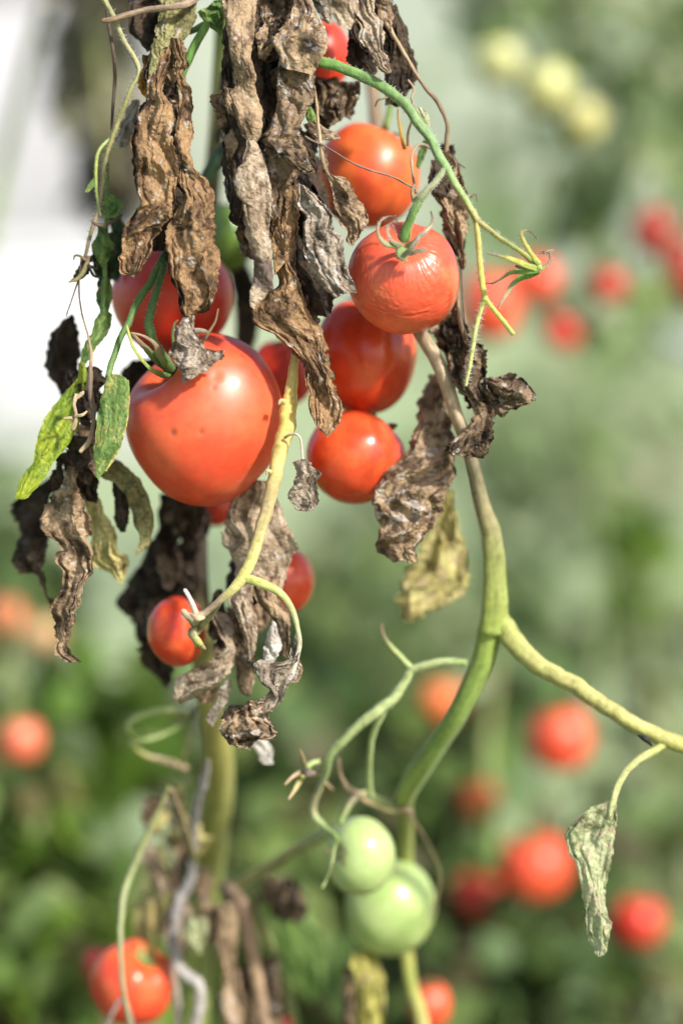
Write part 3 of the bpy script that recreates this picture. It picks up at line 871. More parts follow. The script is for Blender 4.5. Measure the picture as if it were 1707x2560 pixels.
stem(PA, [(560, -80, 60, 20), (479, 4, 5, 18), (355, 27, 2, 15), (285, 48, 0, 16), (257, 53, 0, 12)], [BR, (.28, .20, .14), BR, (.24, .15, .08)], name='twig', seed=8, rough=.12, hair=0)
stem(PA, [(250, -40, 8, 14), (262, 0, 8, 13), (288, 49, 6, 13), (311, 102, 5, 13), (348, 173, 4, 13), (328, 222, 5, 11), (302, 288, 8, 12), (284, 337, 10, 13), (262, 413, 12, 12), (249, 510, 14, 12), (226, 590, 15, 10), (213, 644, 16, 8)],
     [OL, (.26, .25, .12), (.30, .28, .14), (.30, .30, .10), (.26, .24, .09), (.28, .22, .13), BR], name='side_stem', seed=9, hair=520, hl=13)
stem(PA, [(266, 10, 14, 8), (275, 80, 14, 10), (288, 173, 15, 10), (284, 244, 16, 9), (280, 330, 17, 7)], [DK, (.09, .06, .04), DK], name='twig', seed=10)
stem(PA, [(280, 342, 11, 9), (248, 377, 10, 9), (240, 422, 10, 9), (243, 490, 12, 8), (252, 540, 14, 6)], [PG, YG, PG], name='side_stem', seed=11, hair=60, hl=9)
stem(PA, [(268, 380, 22, 8), (268, 470, 22, 11), (266, 568, 22, 11), (262, 710, 22, 12), (257, 770, 20, 10)], [GR2, GR, GR2], name='side_stem', seed=12)
stem(PA, [(205, 640, 16, 5), (198, 710, 16, 5), (204, 777, 14, 5), (222, 843, 12, 6), (229, 888, 10, 9), (226, 930, 10, 10), (217, 975, 10, 8)], [DK, BR, TN, (.30, .22, .14)], name='twig', seed=13)
stem(PA, [(226, 915, 8, 11), (228, 990, 4, 13), (236, 1040, 2, 12), (225, 1100, 0, 13), (200, 1130, 0, 10)], [BR, (.13, .09, .06), BR, TN], name='twig', seed=14, rough=.2)
stem(PA, [(166, 790, 24, 4), (180, 750, 22, 4), (200, 690, 18, 5)], [DK, DK], name='twig', seed=15)
# dried flower remains on the left vine
curls(PA, [([(222, 640, 15, 10), (214, 670, 15, 14), (196, 695, 14, 12), (172, 706, 13, 5)], [BR, OL, (.20, .16, .07)]),
           ([(214, 650, 14, 8), (200, 640, 12, 6), (188, 640, 12, 5), (185, 650, 12, 3)], [BR, DK]),
           ([(222, 660, 14, 7), (236, 690, 12, 6), (262, 694, 10, 3)], [DK, DK]),
           ([(225, 665, 14, 8), (245, 672, 12, 5), (240, 655, 12, 3)], [DK, DK]),
           ([(192, 985, 2, 12), (186, 1010, 0, 9), (192, 1040, 0, 8), (186, 1066, 0, 13), (180, 1075, 0, 8)], [TN, (.36, .25, .15)]),
           ([(186, 1040, 0, 7), (205, 1038, -2, 9), (218, 1028, -2, 4)], [TN, TN]),
           ([(186, 1000, 1, 7), (205, 985, 1, 10), (210, 978, 1, 4)], [TN, (.42, .30, .2)]),
           ([(160, 1046, 1, 6), (178, 1045, 1, 9), (188, 1052, 1, 4)], [TN, TN])], name='dried_sepal', seed=30)

# stalks running to the big tomato
stem(PA, [(470, 440, 60, 18), (440, 560, 40, 20), (413, 633, 16, 20), (386, 690, 10, 20), (343, 756, 6, 19), (320, 810, 2, 17), (300, 850, 0, 16), (280, 905, -2, 16), (270, 945, -4, 15)],
     [GR2, (.07, .15, .035), (.08, .16, .04), GR2, (.12, .20, .06)], name='fruit_stalk', seed=16, hair=160, hl=7)
stem(PA, [(420, 610, 18, 18), (409, 665, 10, 18), (390, 735, 4, 20), (371, 800, 0, 22), (374, 822, 0, 25), (388, 860, 2, 21), (412, 895, 8, 22), (434, 935, 16, 26)],
     [GR2, (.07, .14, .035), GR2, GR2], name='fruit_stalk', seed=17, hair=200, hl=8)
stem(PA, [(475, 80, 20, 14), (515, 62, 14, 20), (490, 110, 14, 22), (462, 175, 14, 19), (448, 230, 14, 15)], [GR2, (.14, .27, .05), (.10, .22, .04), GR2], name='side_stem', seed=18)
stem(PA, [(600, 330, 70, 30), (560, 385, 66, 40), (530, 420, 64, 40), (506, 455, 64, 26)], [(.05, .10, .04), (.04, .09, .035)], name='side_stem', seed=19)
stem(PA, [(560, 180, 60, 16), (552, 260, 60, 15), (543, 355, 60, 14)], [DK, DK], name='twig', seed=20)
# torn yellow stalk in front of the big tomato
stem(PA, [(742, 780, 14, 12), (738, 871, 6, 20), (730, 960, 2, 30), (722, 1020, 0, 42), (708, 1100, -4, 40), (688, 1190, -8, 35), (662, 1296, -10, 31), (630, 1396, -12, 30), (597, 1456, -13, 27)],
     [(.34, .24, .11), (.50, .38, .12), (.54, .41, .12), (.57, .43, .11), (.52, .40, .13), (.40, .31, .15), (.47, .40, .14), (.40, .38, .11)], name='stalk', seed=21, flat=.7, ridges=.05, rough=.07, label='torn yellow stalk')
stem(PA, [(712, 1005, -6, 16), (702, 1003, -7, 12), (697, 1012, -8, 5)], [YL, TN], name='torn_lip', seed=22, seg=8)
stem(PA, [(676, 1180, -12, 12), (668, 1176, -14, 8), (666, 1186, -14, 4)], [YL, TN], name='torn_lip', seed=23, seg=8)
stem(PA, [(606, 1446, -13, 26), (575, 1478, -14, 22), (545, 1506, -16, 19), (515, 1530, -18, 16), (497, 1541, -19, 19), (484, 1538, -19, 12)],
     [(.50, .46, .16), (.36, .34, .12), (.17, .13, .08), (.22, .17, .10), TN, BR], name='stalk_end', seed=24, rough=.16)
stem(PA, [(492, 1540, -19, 17), (484, 1516, -20, 15), (474, 1494, -21, 12), (464, 1476, -22, 9), (460, 1474, -22, 6)], [(.34, .27, .19), (.55, .50, .44), (.62, .58, .54)], name='stalk_end', seed=25, rough=.2)
stem(PA, [(478, 1536, -20, 8), (494, 1546, -22, 14), (512, 1544, -21, 7)], [TN, (.46, .36, .22)], name='stalk_end', seed=26, rough=.2)
stem(PA, [(590, 1458, -12, 16), (620, 1448, -13, 24), (655, 1460, -14, 23), (700, 1484, -14, 20), (730, 1524, -14, 16), (744, 1570, -13, 13), (748, 1611, -12, 12), (738, 1660, -11, 13), (722, 1705, -10, 12)],
     [YG, (.42, .43, .13), (.36, .38, .14), (.38, .38, .20), (.46, .42, .32), (.50, .44, .36)], name='leaf_stalk', seed=27, flat=.8)
stem(PA, [(712, 1095, -8, 7), (722, 1088, -10, 7), (740, 1086, -12, 6), (752, 1102, -12, 6), (757, 1150, -11, 6)], [TN, (.46, .40, .32), (.50, .44, .36)], name='leaf_stalk', seed=28)
# green curled sepals low on the main stem, blurred
curls(PA, [([(490, 1790, 102, 11), (420, 1775, 100, 13), (345, 1790, 98, 15), (318, 1820, 98, 13), (345, 1850, 98, 9)], [OL, PG, PG, YG]),
           ([(480, 1800, 104, 11), (400, 1840, 100, 11), (330, 1860, 98, 15), (370, 1895, 98, 13), (440, 1900, 98, 9)], [GR, PG, YG, TN]),
           ([(485, 1770, 104, 9), (440, 1820, 106, 9), (380, 1830, 106, 7), (330, 1815, 106, 7)], [OL, OL, GR]),
           ([(470, 1920, 100, 13), (420, 1905, 100, 16), (370, 1890, 100, 13), (340, 1870, 100, 7)], [TN, (.42, .33, .22), YG]),
           ([(490, 1760, 102, 9), (470, 1850, 98, 9), (455, 1920, 96, 7)], [DK, OL])], name='curled_sepal', seed=40)

# ---- withered leaves
lf = lambda *a, **k: leaf(PA, *a, **k)
# two-lobed dead leaf at left
lf([(392, 90), (372, 186), (358, 262), (336, 306), (326, 373), (336, 413), (340, 466), (348, 505), (330, 535), (310, 570), (303, 600), (306, 636), (297, 676), (330, 694)],
   [(430, 95), (428, 160), (412, 226), (432, 266), (434, 320), (442, 400), (445, 443), (436, 522), (416, 556), (400, 578), (383, 600), (384, 630), (368, 656), (340, 690)],
   [4, -2, -8, -10, -12, -10, -14], 'rust', 3, roll=1.35, pleat=.42, npl=2.0, crump=2.6, jag=4, label='rust-brown lobe of the dead leaf at the left', mold=.05)
lf([(428, 95), (437, 186), (444, 253), (441, 300), (447, 393), (447, 500), (440, 520), (414, 590), (414, 640), (424, 680), (447, 728), (454, 752), (462, 786)],
   [(458, 98), (460, 133), (474, 160), (454, 188), (477, 216), (479, 260), (482, 326), (479, 366), (488, 426), (523, 460), (538, 500), (541, 560), (534, 593), (551, 635), (544, 690), (540, 738), (518, 776), (474, 790)],
   [6, 0, -6, -8, -12, -16, -18, -16], 'rust', 5, roll=1.45, pleat=.45, npl=2.2, crump=2.8, jag=4, label='long right lobe of the dead leaf at the left', mold=.04)
lf([(420, 560), (412, 620), (420, 680), (440, 730), (450, 770), (458, 800)], [(450, 540), (450, 620), (460, 680), (470, 740), (478, 780), (480, 800)], [0, 2, 4, 2], 'dark', 6, roll=1.2, crump=2.5)
lf([(462, 782), (447, 805), (437, 843), (424, 886), (446, 918), (455, 954)], [(482, 784), (487, 816), (502, 850), (524, 874), (566, 878), (540, 912), (500, 938), (464, 957)],
   [-14, -16, -18, -22, -22], 'grey', 7, roll=.9, pleat=.22, npl=1.7, crump=2.0, jag=4, label='grey-brown torn tip resting on the big tomato', mold=.08)
curls(PA, [([(505, 858, -16, 9), (514, 845, -17, 8), (528, 822, -18, 7), (540, 800, -19, 6), (546, 772, -20, 4)], [BR, (.26, .17, .08), BR]),
           ([(488, 826, -16, 14), (505, 826, -18, 12), (518, 832, -18, 8), (514, 850, -18, 5)], [(.40, .33, .26), BR, DK])], name='dried_sepal', seed=50)
# top-left tangle
lf([(330, -30), (315, 60), (336, 97), (368, 130)], [(420, -30), (400, 40), (394, 83), (381, 125)], 22, 'dark', 8, roll=1.1, crump=2.5)
lf([(403, -30), (396, 40), (390, 93), (372, 160), (371, 195)], [(498, -30), (490, 20), (484, 67), (452, 112), (410, 122), (386, 200)], [16, 10, 4, 0, 0], 'olive', 9, roll=1.4, pleat=.35, crump=3.2, jag=4)
lf([(356, 136), (344, 206), (363, 246)], [(380, 140), (375, 200), (370, 245)], 12, 'orange', 10, roll=1.0, crump=1.4)
lf([(493, 30), (516, 58), (538, 80), (552, 92)], [(540, 2), (558, 8), (560, 40), (556, 80)], 16, 'green', 12, spots=.3, roll=.8, crump=1.2, jag=2)
lf([(385, 95), (378, 150), (372, 190)], [(402, 100), (398, 150), (384, 200)], -2, 'olive', 13, roll=1.5, crump=1.4)
lf([(328, 250), (300, 310), (290, 350), (296, 372)], [(350, 250), (345, 300), (330, 340), (318, 368)], 26, 'grey', 14, roll=1.2, crump=2.2)
# central hanging leaves
lf([(552, -40), (558, 33), (573, 117), (580, 166), (588, 205), (574, 240), (590, 300), (603, 336), (618, 354)],
   [(642, -40), (640, 0), (638, 60), (630, 140), (638, 186), (634, 213), (648, 253), (659, 300), (651, 336), (640, 354)], [-2, -6, -12, -14, -12, -14, -16], 'tan', 15, roll=1.75, pleat=.2, npl=1.4, crump=2.0, jag=3, mold=.06, label='long rolled tan leaf hanging in the middle')
lf([(617, 350), (602, 413), (606, 480), (613, 556), (616, 596), (633, 653), (636, 700), (627, 730), (626, 766)],
   [(640, 350), (653, 380), (670, 440), (677, 513), (674, 580), (682, 646), (686, 710), (668, 735), (634, 772)], [-16, -18, -20, -20, -18, -16], 'pale', 16, roll=1.85, pleat=.16, npl=1.2, crump=1.5, jag=2.5, stretch=1.6, patch=(.66, .90, (.13, .095, .085)), label='pale tan rolled leaf with a purple-grey patch near its tip')
lf([(612, 405), (592, 425), (582, 455), (596, 493), (628, 518)], [(626, 402), (634, 425), (640, 463), (640, 495), (636, 518)], -21, 'pale', 17, roll=1.75, pleat=.06, crump=.9, jag=1.5, stretch=1.2, label='smooth pale pod-like fold')
lf([(562, -30), (556, 100), (554, 233), (552, 366), (560, 440), (573, 520), (576, 548), (612, 582)], [(650, -30), (652, 100), (655, 233), (664, 366), (664, 466), (654, 520), (644, 560), (622, 592)], [10, 6, 2, 0, 0], 'dark', 18, roll=1.2, pleat=.3, crump=3)
lf([(690, -40), (736, 0), (726, 40), (696, 73), (675, 102), (698, 143), (706, 166)], [(770, -40), (782, 0), (796, 33), (813, 67), (815, 123), (795, 158), (778, 188)], [4, 0, -6, -12, -14, -14], 'tan', 19, roll=1.4, pleat=.22, npl=1.5, crump=2.0, jag=3, mold=.05, label='broad tan leaf folded over at the top')
lf([(700, 150), (692, 186), (696, 246), (683, 300), (664, 328), (655, 340)], [(790, 150), (784, 200), (786, 246), (765, 276), (756, 318), (742, 350)], [-6, -8, -8, -8, -8], 'brown', 20, roll=1.35, pleat=.25, npl=1.6, crump=2.4, jag=3, mold=.12)
lf([(690, 318), (672, 340), (653, 355), (676, 384), (714, 415), (753, 434), (784, 432)], [(735, 312), (756, 352), (768, 372), (775, 400), (780, 415), (785, 424), (787, 428)], [-12, -16, -18, -18], 'brown', 21, roll=1.4, pleat=.25, crump=2.4, jag=3, mold=.08)
lf([(655, 340), (668, 400), (670, 447), (673, 473), (678, 546)], [(740, 360), (752, 400), (742, 445), (715, 477), (708, 530), (690, 556)], [-4, -8, -8, -8], 'brown', 22, roll=1.2, pleat=.35, crump=2.8, jag=4)
lf([(683, 545), (680, 613), (684, 660), (682, 688)], [(708, 540), (716, 586), (721, 623), (713, 648), (688, 686)], -10, 'rust', 23, roll=1.5, pleat=.3, crump=2.2, jag=4)
lf([(676, 470), (682, 580), (684, 680), (690, 715), (640, 750), (630, 790), (646, 818), (686, 838), (714, 865), (748, 905), (763, 940), (774, 1004), (796, 1070)],
   [(745, 460), (745, 560), (740, 640), (752, 713), (778, 786), (808, 830), (830, 880), (832, 915), (842, 971), (857, 1022), (846, 1066), (822, 1091)], [4, 0, -4, -6, -8, -10, -12], 'rust', 24, roll=1.3, pleat=.38, npl=1.8, crump=2.8, jag=4, label='long brown leaf hanging to a dark rolled tip beside the lower tomatoes')
lf([(740, 458), (746, 513), (764, 553), (758, 620), (774, 663), (798, 713), (822, 735), (836, 748)],
   [(758, 464), (788, 486), (822, 523), (836, 543), (832, 573), (858, 596), (860, 630), (872, 673), (892, 728), (866, 734)], [-2, -8, -12, -14, -14, -14], 'grey', 25, roll=1.25, pleat=.3, npl=1.7, crump=2.4, jag=4, mold=.14, label='grey-dusted crumpled leaf pointing at the wrinkled tomato')
lf([(690, 440), (700, 560), (722, 680), (752, 760), (784, 792)], [(775, 440), (800, 560), (836, 700), (836, 760), (820, 792)], [14, 10, 6, 6], 'dark', 26, roll=1.0, pleat=.4, crump=3, jag=5)
lf([(800, 380), (810, 436), (827, 483), (830, 513), (834, 540), (854, 566), (874, 612)], [(818, 380), (825, 430), (866, 450), (884, 483), (905, 513), (922, 560), (902, 584), (880, 615)], [6, 4, 0, -2, -4], 'tan', 27, roll=1.1, pleat=.4, npl=2.2, crump=2.6, jag=4, label='crinkled tan leaf lying against the upper tomato')
stem(PA, [(785, 215, -4, 6), (792, 260, -4, 7), (796, 320, -2, 8), (804, 380, 0, 12), (812, 425, 2, 10)], [BR, TN, BR], name='leaf_stalk', seed=60, rough=.2)
lf([(760, 310), (770, 330), (795, 348), (830, 350)], [(790, 300), (812, 318), (840, 330), (853, 345)], 2, 'pale', 61, roll=1.5, crump=1.4, jag=3)
# top right leaves
lf([(873, -40), (874, 0), (884, 40), (900, 67), (897, 97), (924, 130), (941, 166), (968, 186)], [(936, -40), (934, 0), (938, 33), (957, 57), (964, 87), (957, 117), (977, 156), (980, 180)], [6, 2, -4, -8, -10], 'pale', 28, roll=1.1, pleat=.4, npl=2.0, crump=1.8, jag=3, label='sharp tan leaf tip right of the top')
lf([(812, -40), (814, 0), (830, 33), (845, 66)], [(872, -40), (874, 0), (884, 43), (878, 72)], -30, 'pale', 29, roll=1.4, pleat=.2, crump=1.4)
lf([(646, -40), (648, 0), (654, 50), (662, 84)], [(735, -40), (733, 0), (720, 33), (702, 60), (676, 92)], 10, 'brown', 30, roll=1.2, pleat=.35, crump=2.6)
lf([(780, -40), (782, 0), (800, 40), (818, 60)], [(818, -40), (818, 0), (832, 43), (828, 62)], 10, 'grey', 31, roll=1.4, crump=1.8)
lf([(928, -40), (932, 0), (950, 43), (968, 78)], [(975, -40), (975, 0), (985, 33), (976, 80)], 10, 'tan', 32, roll=1.4, crump=1.8)
lf([(972, 20), (975, 80), (973, 126), (963, 186), (967, 222), (1008, 246)], [(990, 8), (1017, 77), (1034, 133), (1042, 190), (1024, 228), (1014, 246)], [20, 22, 24], 'dark', 33, roll=1.1, pleat=.3, crump=2.2, label='dark drooping leaf at the upper right')
lf([(998, 250), (980, 244), (966, 232), (960, 262)], [(1006, 262), (990, 268), (976, 262), (962, 266)], 22, 'dark', 34, roll=1.2, crump=1.2)
stem(PA, [(966, -30, 14, 8), (972, 30, 14, 8), (976, 72, 14, 9), (1006, 126, 14, 9), (1040, 186, 16, 9), (1064, 222, 18, 9), (1092, 252, 20, 10), (1116, 306, 22, 10), (1116, 350, 24, 12), (1112, 390, 26, 14)], [BR, TN, BR, BR, (.26, .19, .11)], name='leaf_stalk', seed=61, rough=.15)
lf([(788, 200), (792, 250), (803, 283), (806, 312)], [(902, 205), (892, 260), (868, 293), (842, 314)], [28, 26, 24], 'brown', 35, roll=1.1, pleat=.4, npl=2.2, crump=3, jag=5)
lf([(876, 75), (866, 150), (903, 192)], [(908, 100), (941, 168), (924, 194)], 20, 'dark', 36, roll=1.1, crump=2.2)
lf([(1086, 375), (1080, 433), (1081, 490), (1094, 536), (1107, 566), (1137, 610), (1148, 670)], [(1126, 380), (1144, 410), (1157, 463), (1171, 536), (1167, 576), (1157, 613), (1167, 643), (1155, 674)], [22, 22, 24, 26], 'tan', 37, roll=1.25, pleat=.5, npl=2.4, crump=3.0, jag=5, label='shrivelled brown leaf behind the wrinkled tomato on its right')
curls(PA, [([(1128, 400, 22, 5), (1145, 408, 20, 4), (1162, 420, 20, 3)], [BR, DK]), ([(1150, 500, 20, 6), (1175, 492, 18, 6), (1188, 486, 18, 4), (1192, 505, 18, 3)], [BR, DK])], name='dried_sepal', seed=62)
# lower right leaves
lf([(1120, 680), (1130, 800), (1128, 880), (1142, 966), (1172, 993), (1192, 1042)], [(1146, 680), (1150, 800), (1202, 866), (1225, 926), (1218, 973), (1238, 1023), (1228, 1048)], [26, 24, 20, 18, 16], 'brown', 38, roll=1.2, pleat=.5, npl=2.2, crump=3.4, jag=5, label='crumpled brown leaf clasping the dry stem')
lf([(1206, 940), (1234, 938), (1284, 931), (1318, 960), (1340, 990)], [(1205, 990), (1226, 1015), (1260, 1038), (1290, 1024), (1338, 1000)], [16, 14, 12, 10], 'brown', 39, roll=1.2, pleat=.45, crump=3.0, jag=5, mold=.05, label='brown leaf wing sticking out to the right')
lf([(1186, 1036), (1142, 1093), (1100, 1130), (1152, 1140)], [(1234, 1030), (1228, 1096), (1214, 1140), (1168, 1146)], [14, 10, 8, 10], 'brown', 40, roll=1.3, pleat=.4, crump=3.2, jag=5)
lf([(1062, 800), (1072, 830), (1104, 890), (1114, 930)], [(1120, 780), (1128, 795), (1142, 853), (1140, 932)], [34, 32, 30], 'tan', 41, roll=1.2, pleat=.4, crump=2.6, jag=5)
lf([(1074, 935), (1042, 1006), (1028, 1073), (1012, 1136), (968, 1176), (928, 1236), (932, 1270), (944, 1312), (942, 1370), (980, 1404)], [(1112, 945), (1127, 1046), (1138, 1133), (1142, 1180), (1116, 1230), (1108, 1260), (1086, 1312), (1050, 1357), (1040, 1410)], [44, 38, 30, 22, 20, 24], 'tan', 42, roll=1.1, pleat=.28, npl=2.2, crump=3.2, jag=4, stretch=1.2, mold=.10, label='big crumpled brown leaf right of the lowest red tomato')
lf([(1108, 1225), (1070, 1331), (1024, 1408), (1000, 1485), (992, 1545)], [(1122, 1225), (1152, 1325), (1170, 1400), (1168, 1480), (1110, 1512), (1030, 1558)], [72, 74, 74, 70], 'straw', 43, roll=1.2, pleat=.45, npl=2.4, crump=4.2, jag=7, label='yellowing crumpled leaf hanging behind the big brown one', mold=.06)
lf([(754, 1148), (730, 1160), (734, 1196), (720, 1237), (738, 1274)], [(762, 1148), (800, 1180), (790, 1211), (795, 1257), (776, 1281)], -12, 'grey', 44, roll=.9, pleat=.2, npl=2.0, crump=2.2, jag=4, label='tiny shrivelled leaf on a thread-like stalk')
# left lower leaves
lf([(172, 786), (134, 823), (110, 853), (112, 886), (108, 920), (130, 953), (150, 988)], [(180, 784), (200, 850), (208, 886), (198, 916), (174, 966), (154, 990)], 52, 'dark', 45, roll=.8, pleat=.25, crump=2.4, jag=4, label='almost black dead leaf against the white box')
lf([(253, 762), (226, 833), (206, 876), (202, 904)], [(285, 786), (268, 833), (240, 872), (214, 910)], [22, 20, 18], 'green', 46, spots=.3, roll=.9, pleat=.1, crump=1.2, jag=3)
lf([(200, 900), (188, 953), (150, 996), (117, 1040), (93, 1100), (82, 1156), (60, 1183), (43, 1220), (39, 1245)], [(214, 908), (226, 983), (194, 1066), (168, 1116), (131, 1162), (118, 1187), (75, 1240), (44, 1248)], [18, 16, 12, 10, 8], 'ygreen', 47, mott=.35, vein=1.0, spots=.4, roll=.7, rk=.4, pleat=.06, crump=.9, jag=2, label='yellow-green living leaf with black spots at the left')
lf([(272, 934), (256, 983), (246, 1033), (238, 1093), (232, 1133), (242, 1194)], [(292, 936), (321, 953), (322, 1006), (315, 1063), (295, 1123), (268, 1172), (248, 1197)], [-6, -8, -10, -10], 'green', 48, mold=.08, mott=.35, spots=.2, roll=.75, rk=.45, pleat=.06, crump=.9, jag=2, vein=1.0, label='green leaf with yellow margin left of the big tomato')
lf([(318, 950), (318, 1006), (308, 1063), (290, 1123), (262, 1175)], [(323, 950), (325, 1006), (317, 1066), (299, 1126), (268, 1180)], [-6, -7, -9], 'yellow', 49, spots=.3, roll=1.2, crump=.5, jag=1)
lf([(110, 1200), (60, 1237), (28, 1273), (50, 1310), (57, 1336), (35, 1390), (40, 1423), (87, 1443), (100, 1483), (130, 1512)], [(200, 1150), (140, 1215), (128, 1266), (116, 1316), (123, 1356), (102, 1416), (115, 1470), (138, 1505)], [56, 54, 50, 54], 'dark', 50, roll=.9, pleat=.25, crump=2.6, jag=9, label='blackish jagged leaf at the left')
lf([(170, 1165), (156, 1213), (133, 1243), (106, 1290), (112, 1330), (150, 1356), (143, 1406), (161, 1433), (150, 1476), (132, 1516), (139, 1576), (145, 1630), (172, 1658)], [(200, 1170), (203, 1230), (228, 1290), (232, 1363), (235, 1426), (215, 1470), (203, 1516), (188, 1550), (175, 1583), (182, 1623), (205, 1652)], [20, 16, 14, 14, 16], 'tan', 51, roll=1.1, pleat=.5, npl=2.2, crump=3.2, jag=6, label='long shrivelled brown leaf hanging lowest at the left')
lf([(170, 1090), (165, 1130), (172, 1170)], [(250, 1090), (245, 1140), (205, 1180)], 18, 'dark', 52, roll=1.2, crump=2.2)
lf([(212, 1244), (219, 1290), (229, 1350), (229, 1413), (272, 1435), (302, 1462)], [(246, 1240), (267, 1290), (292, 1326), (302, 1376), (328, 1390), (322, 1426), (306, 1463)], [34, 34, 36], 'straw', 53, spots=.3, roll=1.0, pleat=.25, npl=1.6, crump=1.8, jag=3, label='pale yellow curled leaf at the left')
lf([(246, 1190), (300, 1223), (326, 1263), (330, 1310), (350, 1346), (336, 1384)], [(290, 1146), (322, 1170), (355, 1207), (378, 1260), (385, 1310), (374, 1358), (342, 1390)], [28, 28, 28, 28], 'olive', 54, spots=.3, roll=1.3, pleat=.15, npl=1.2, crump=1.6, jag=2, label='olive curled leaf below the big tomato at left', mold=.05)
lf([(280, 1190), (282, 1240), (284, 1300), (300, 1330)], [(310, 1190), (330, 1240), (322, 1300), (312, 1330)], 34, 'dark', 55, roll=1.0, crump=1.6)
lf([(400, 1235), (394, 1316), (360, 1366), (346, 1416), (307, 1466), (296, 1516), (330, 1560), (343, 1616), (353, 1660), (388, 1695), (414, 1722)], [(470, 1240), (430, 1333), (440, 1400), (460, 1433), (476, 1466), (486, 1533), (476, 1600), (440, 1666), (420, 1722)], [64, 70, 74, 76, 76], 'dark', 56, roll=1.1, pleat=.4, npl=2.0, crump=3.2, jag=4, label='large dark brown leaf behind the small red tomato')
lf([(590, 1200), (560, 1310), (552, 1350), (586, 1400), (592, 1440), (600, 1480)], [(668, 1200), (723, 1316), (744, 1360), (728, 1400), (714, 1450), (690, 1490)], [30, 28, 26, 28], 'pale', 57, roll=1.15, pleat=.25, npl=1.6, crump=2.0, jag=3, label='broad brown leaf below the big tomato', mold=-.1)
lf([(600, 1440), (574, 1486), (580, 1523), (610, 1583), (620, 1652)], [(640, 1440), (632, 1480), (642, 1533), (645, 1600), (634, 1655)], [24, 22, 22], 'pale', 58, roll=1.4, pleat=.2, crump=1.6, jag=2, mold=-.1)
lf([(640, 1440), (628, 1490), (664, 1533), (688, 1566), (702, 1636)], [(700, 1440), (700, 1490), (722, 1533), (725, 1600), (716, 1646)], [26, 24, 24], 'tan', 59, roll=1.3, pleat=.3, crump=1.8, jag=2, mold=-.1)
lf([(682, 1550), (656, 1626), (660, 1652)], [(692, 1560), (705, 1623), (684, 1656)], 16, 'white', 60, roll=1.3, crump=1.2, jag=2, label='whitish dried leaf')
lf([(520, 1520), (540, 1580), (560, 1616), (520, 1658), (440, 1692), (428, 1750)], [(570, 1540), (590, 1590), (592, 1640), (566, 1690), (520, 1730), (460, 1760)], [30, 28, 26, 28, 32], 'pale', 63, roll=1.25, pleat=.4, npl=2.0, crump=2.8, jag=3, mold=-.1, label='twisted brown leaf below the small red tomato')
lf([(570, 1560), (585, 1620), (590, 1680), (600, 1730)], [(600, 1560), (625, 1620), (640, 1690), (630, 1740)], [30, 30, 32], 'brown', 64, roll=1.3, pleat=.35, crump=2.2, jag=3)
lf([(484, 1690), (485, 1730), (505, 1760)], [(540, 1690), (542, 1730), (528, 1762)], 36, 'tan', 65, roll=1.3, crump=1.6, mold=-.1)
lf([(564, 1700), (538, 1756), (512, 1798)], [(582, 1700), (566, 1756), (532, 1820)], 30, 'grey', 66, roll=1.4, crump=1.4)
# curled leaf at the end of the arching stalk
lf([(736, 1583), (712, 1654), (646, 1652), (630, 1673), (650, 1705), (678, 1724), (643, 1752), (613, 1760)], [(752, 1590), (748, 1640), (737, 1683), (717, 1730), (704, 1756), (690, 1770), (676, 1780), (650, 1790)], [-10, -12, -14, -14, -14], 'grey', 68, roll=.95, pleat=.22, npl=1.4, crump=1.8, jag=2.5, label='grey-green curled leaf ending the arching stalk')
lf([(734, 1640), (730, 1680), (728, 1706)], [(752, 1650), (756, 1680), (742, 1708)], -6, 'brown', 69, roll=1.4, crump=1.2)
lf([(640, 1752), (612, 1758), (555, 1800), (549, 1826), (580, 1862), (622, 1874)], [(676, 1770), (674, 1780), (678, 1806), (696, 1840), (670, 1852), (640, 1850), (628, 1876)], [-14, -16, -20, -20, -18], 'tan', 70, roll=1.0, pleat=.4, npl=1.7, crump=3.0, jag=3, mold=.03, label='crumpled brown end of the curled leaf')
lf([(600, 1760), (575, 1765), (556, 1785), (552, 1805)], [(618, 1768), (598, 1780), (580, 1792), (562, 1806)], -16, 'dark', 71, roll=1.5, crump=1.2)
lf([(620, 1850), (640, 1880), (660, 1912)], [(660, 1840), (684, 1870), (684, 1910)], 46, 'white', 72, roll=1.2, crump=1.2)
# lower middle, blurred
lf([(650, 2262), (680, 2340), (720, 2430), (770, 2500)], [(700, 2255), (770, 2290), (812, 2380), (800, 2500)], [170, 175, 180], 'green', 74, roll=.7, crump=2)
lf([(552, 2255), (540, 2330), (548, 2400), (566, 2446)], [(594, 2250), (596, 2330), (592, 2400), (580, 2450)], [70, 70, 72], 'tan', 75, roll=1.3, pleat=.4, crump=2.4, mold=-.1)
lf([(590, 2420), (585, 2500), (600, 2600)], [(650, 2400), (660, 2500), (660, 2600)], [84, 84, 86], 'brown', 76, roll=1.2, pleat=.4, crump=2.6, mold=-.1)
lf([(347, 2110), (352, 2150), (380, 2190), (400, 2230)], [(380, 2100), (400, 2150), (415, 2190), (418, 2240)], 80, 'pale', 77, roll=1.2, crump=2.2)
lf([(462, 2300), (460, 2340), (478, 2384)], [(520, 2290), (522, 2340), (506, 2386)], 66, 'spotted', 78, roll=1.2, crump=2.0)
lf([(885, 2380), (880, 2470), (890, 2600)], [(930, 2370), (960, 2470), (960, 2600)], 76, 'yellow', 79, roll=1.2, pleat=.4, crump=2.6)
lf([(860, 2410), (850, 2500), (870, 2600)], [(895, 2400), (905, 2500), (900, 2600)], 92, 'tan', 80, roll=1.2, pleat=.4, crump=2.6, mold=-.1)
lf([(380, 640), (372, 700), (384, 760)], [(470, 640), (476, 700), (452, 770)], 100, 'dark', 82, roll=1.0, crump=3)
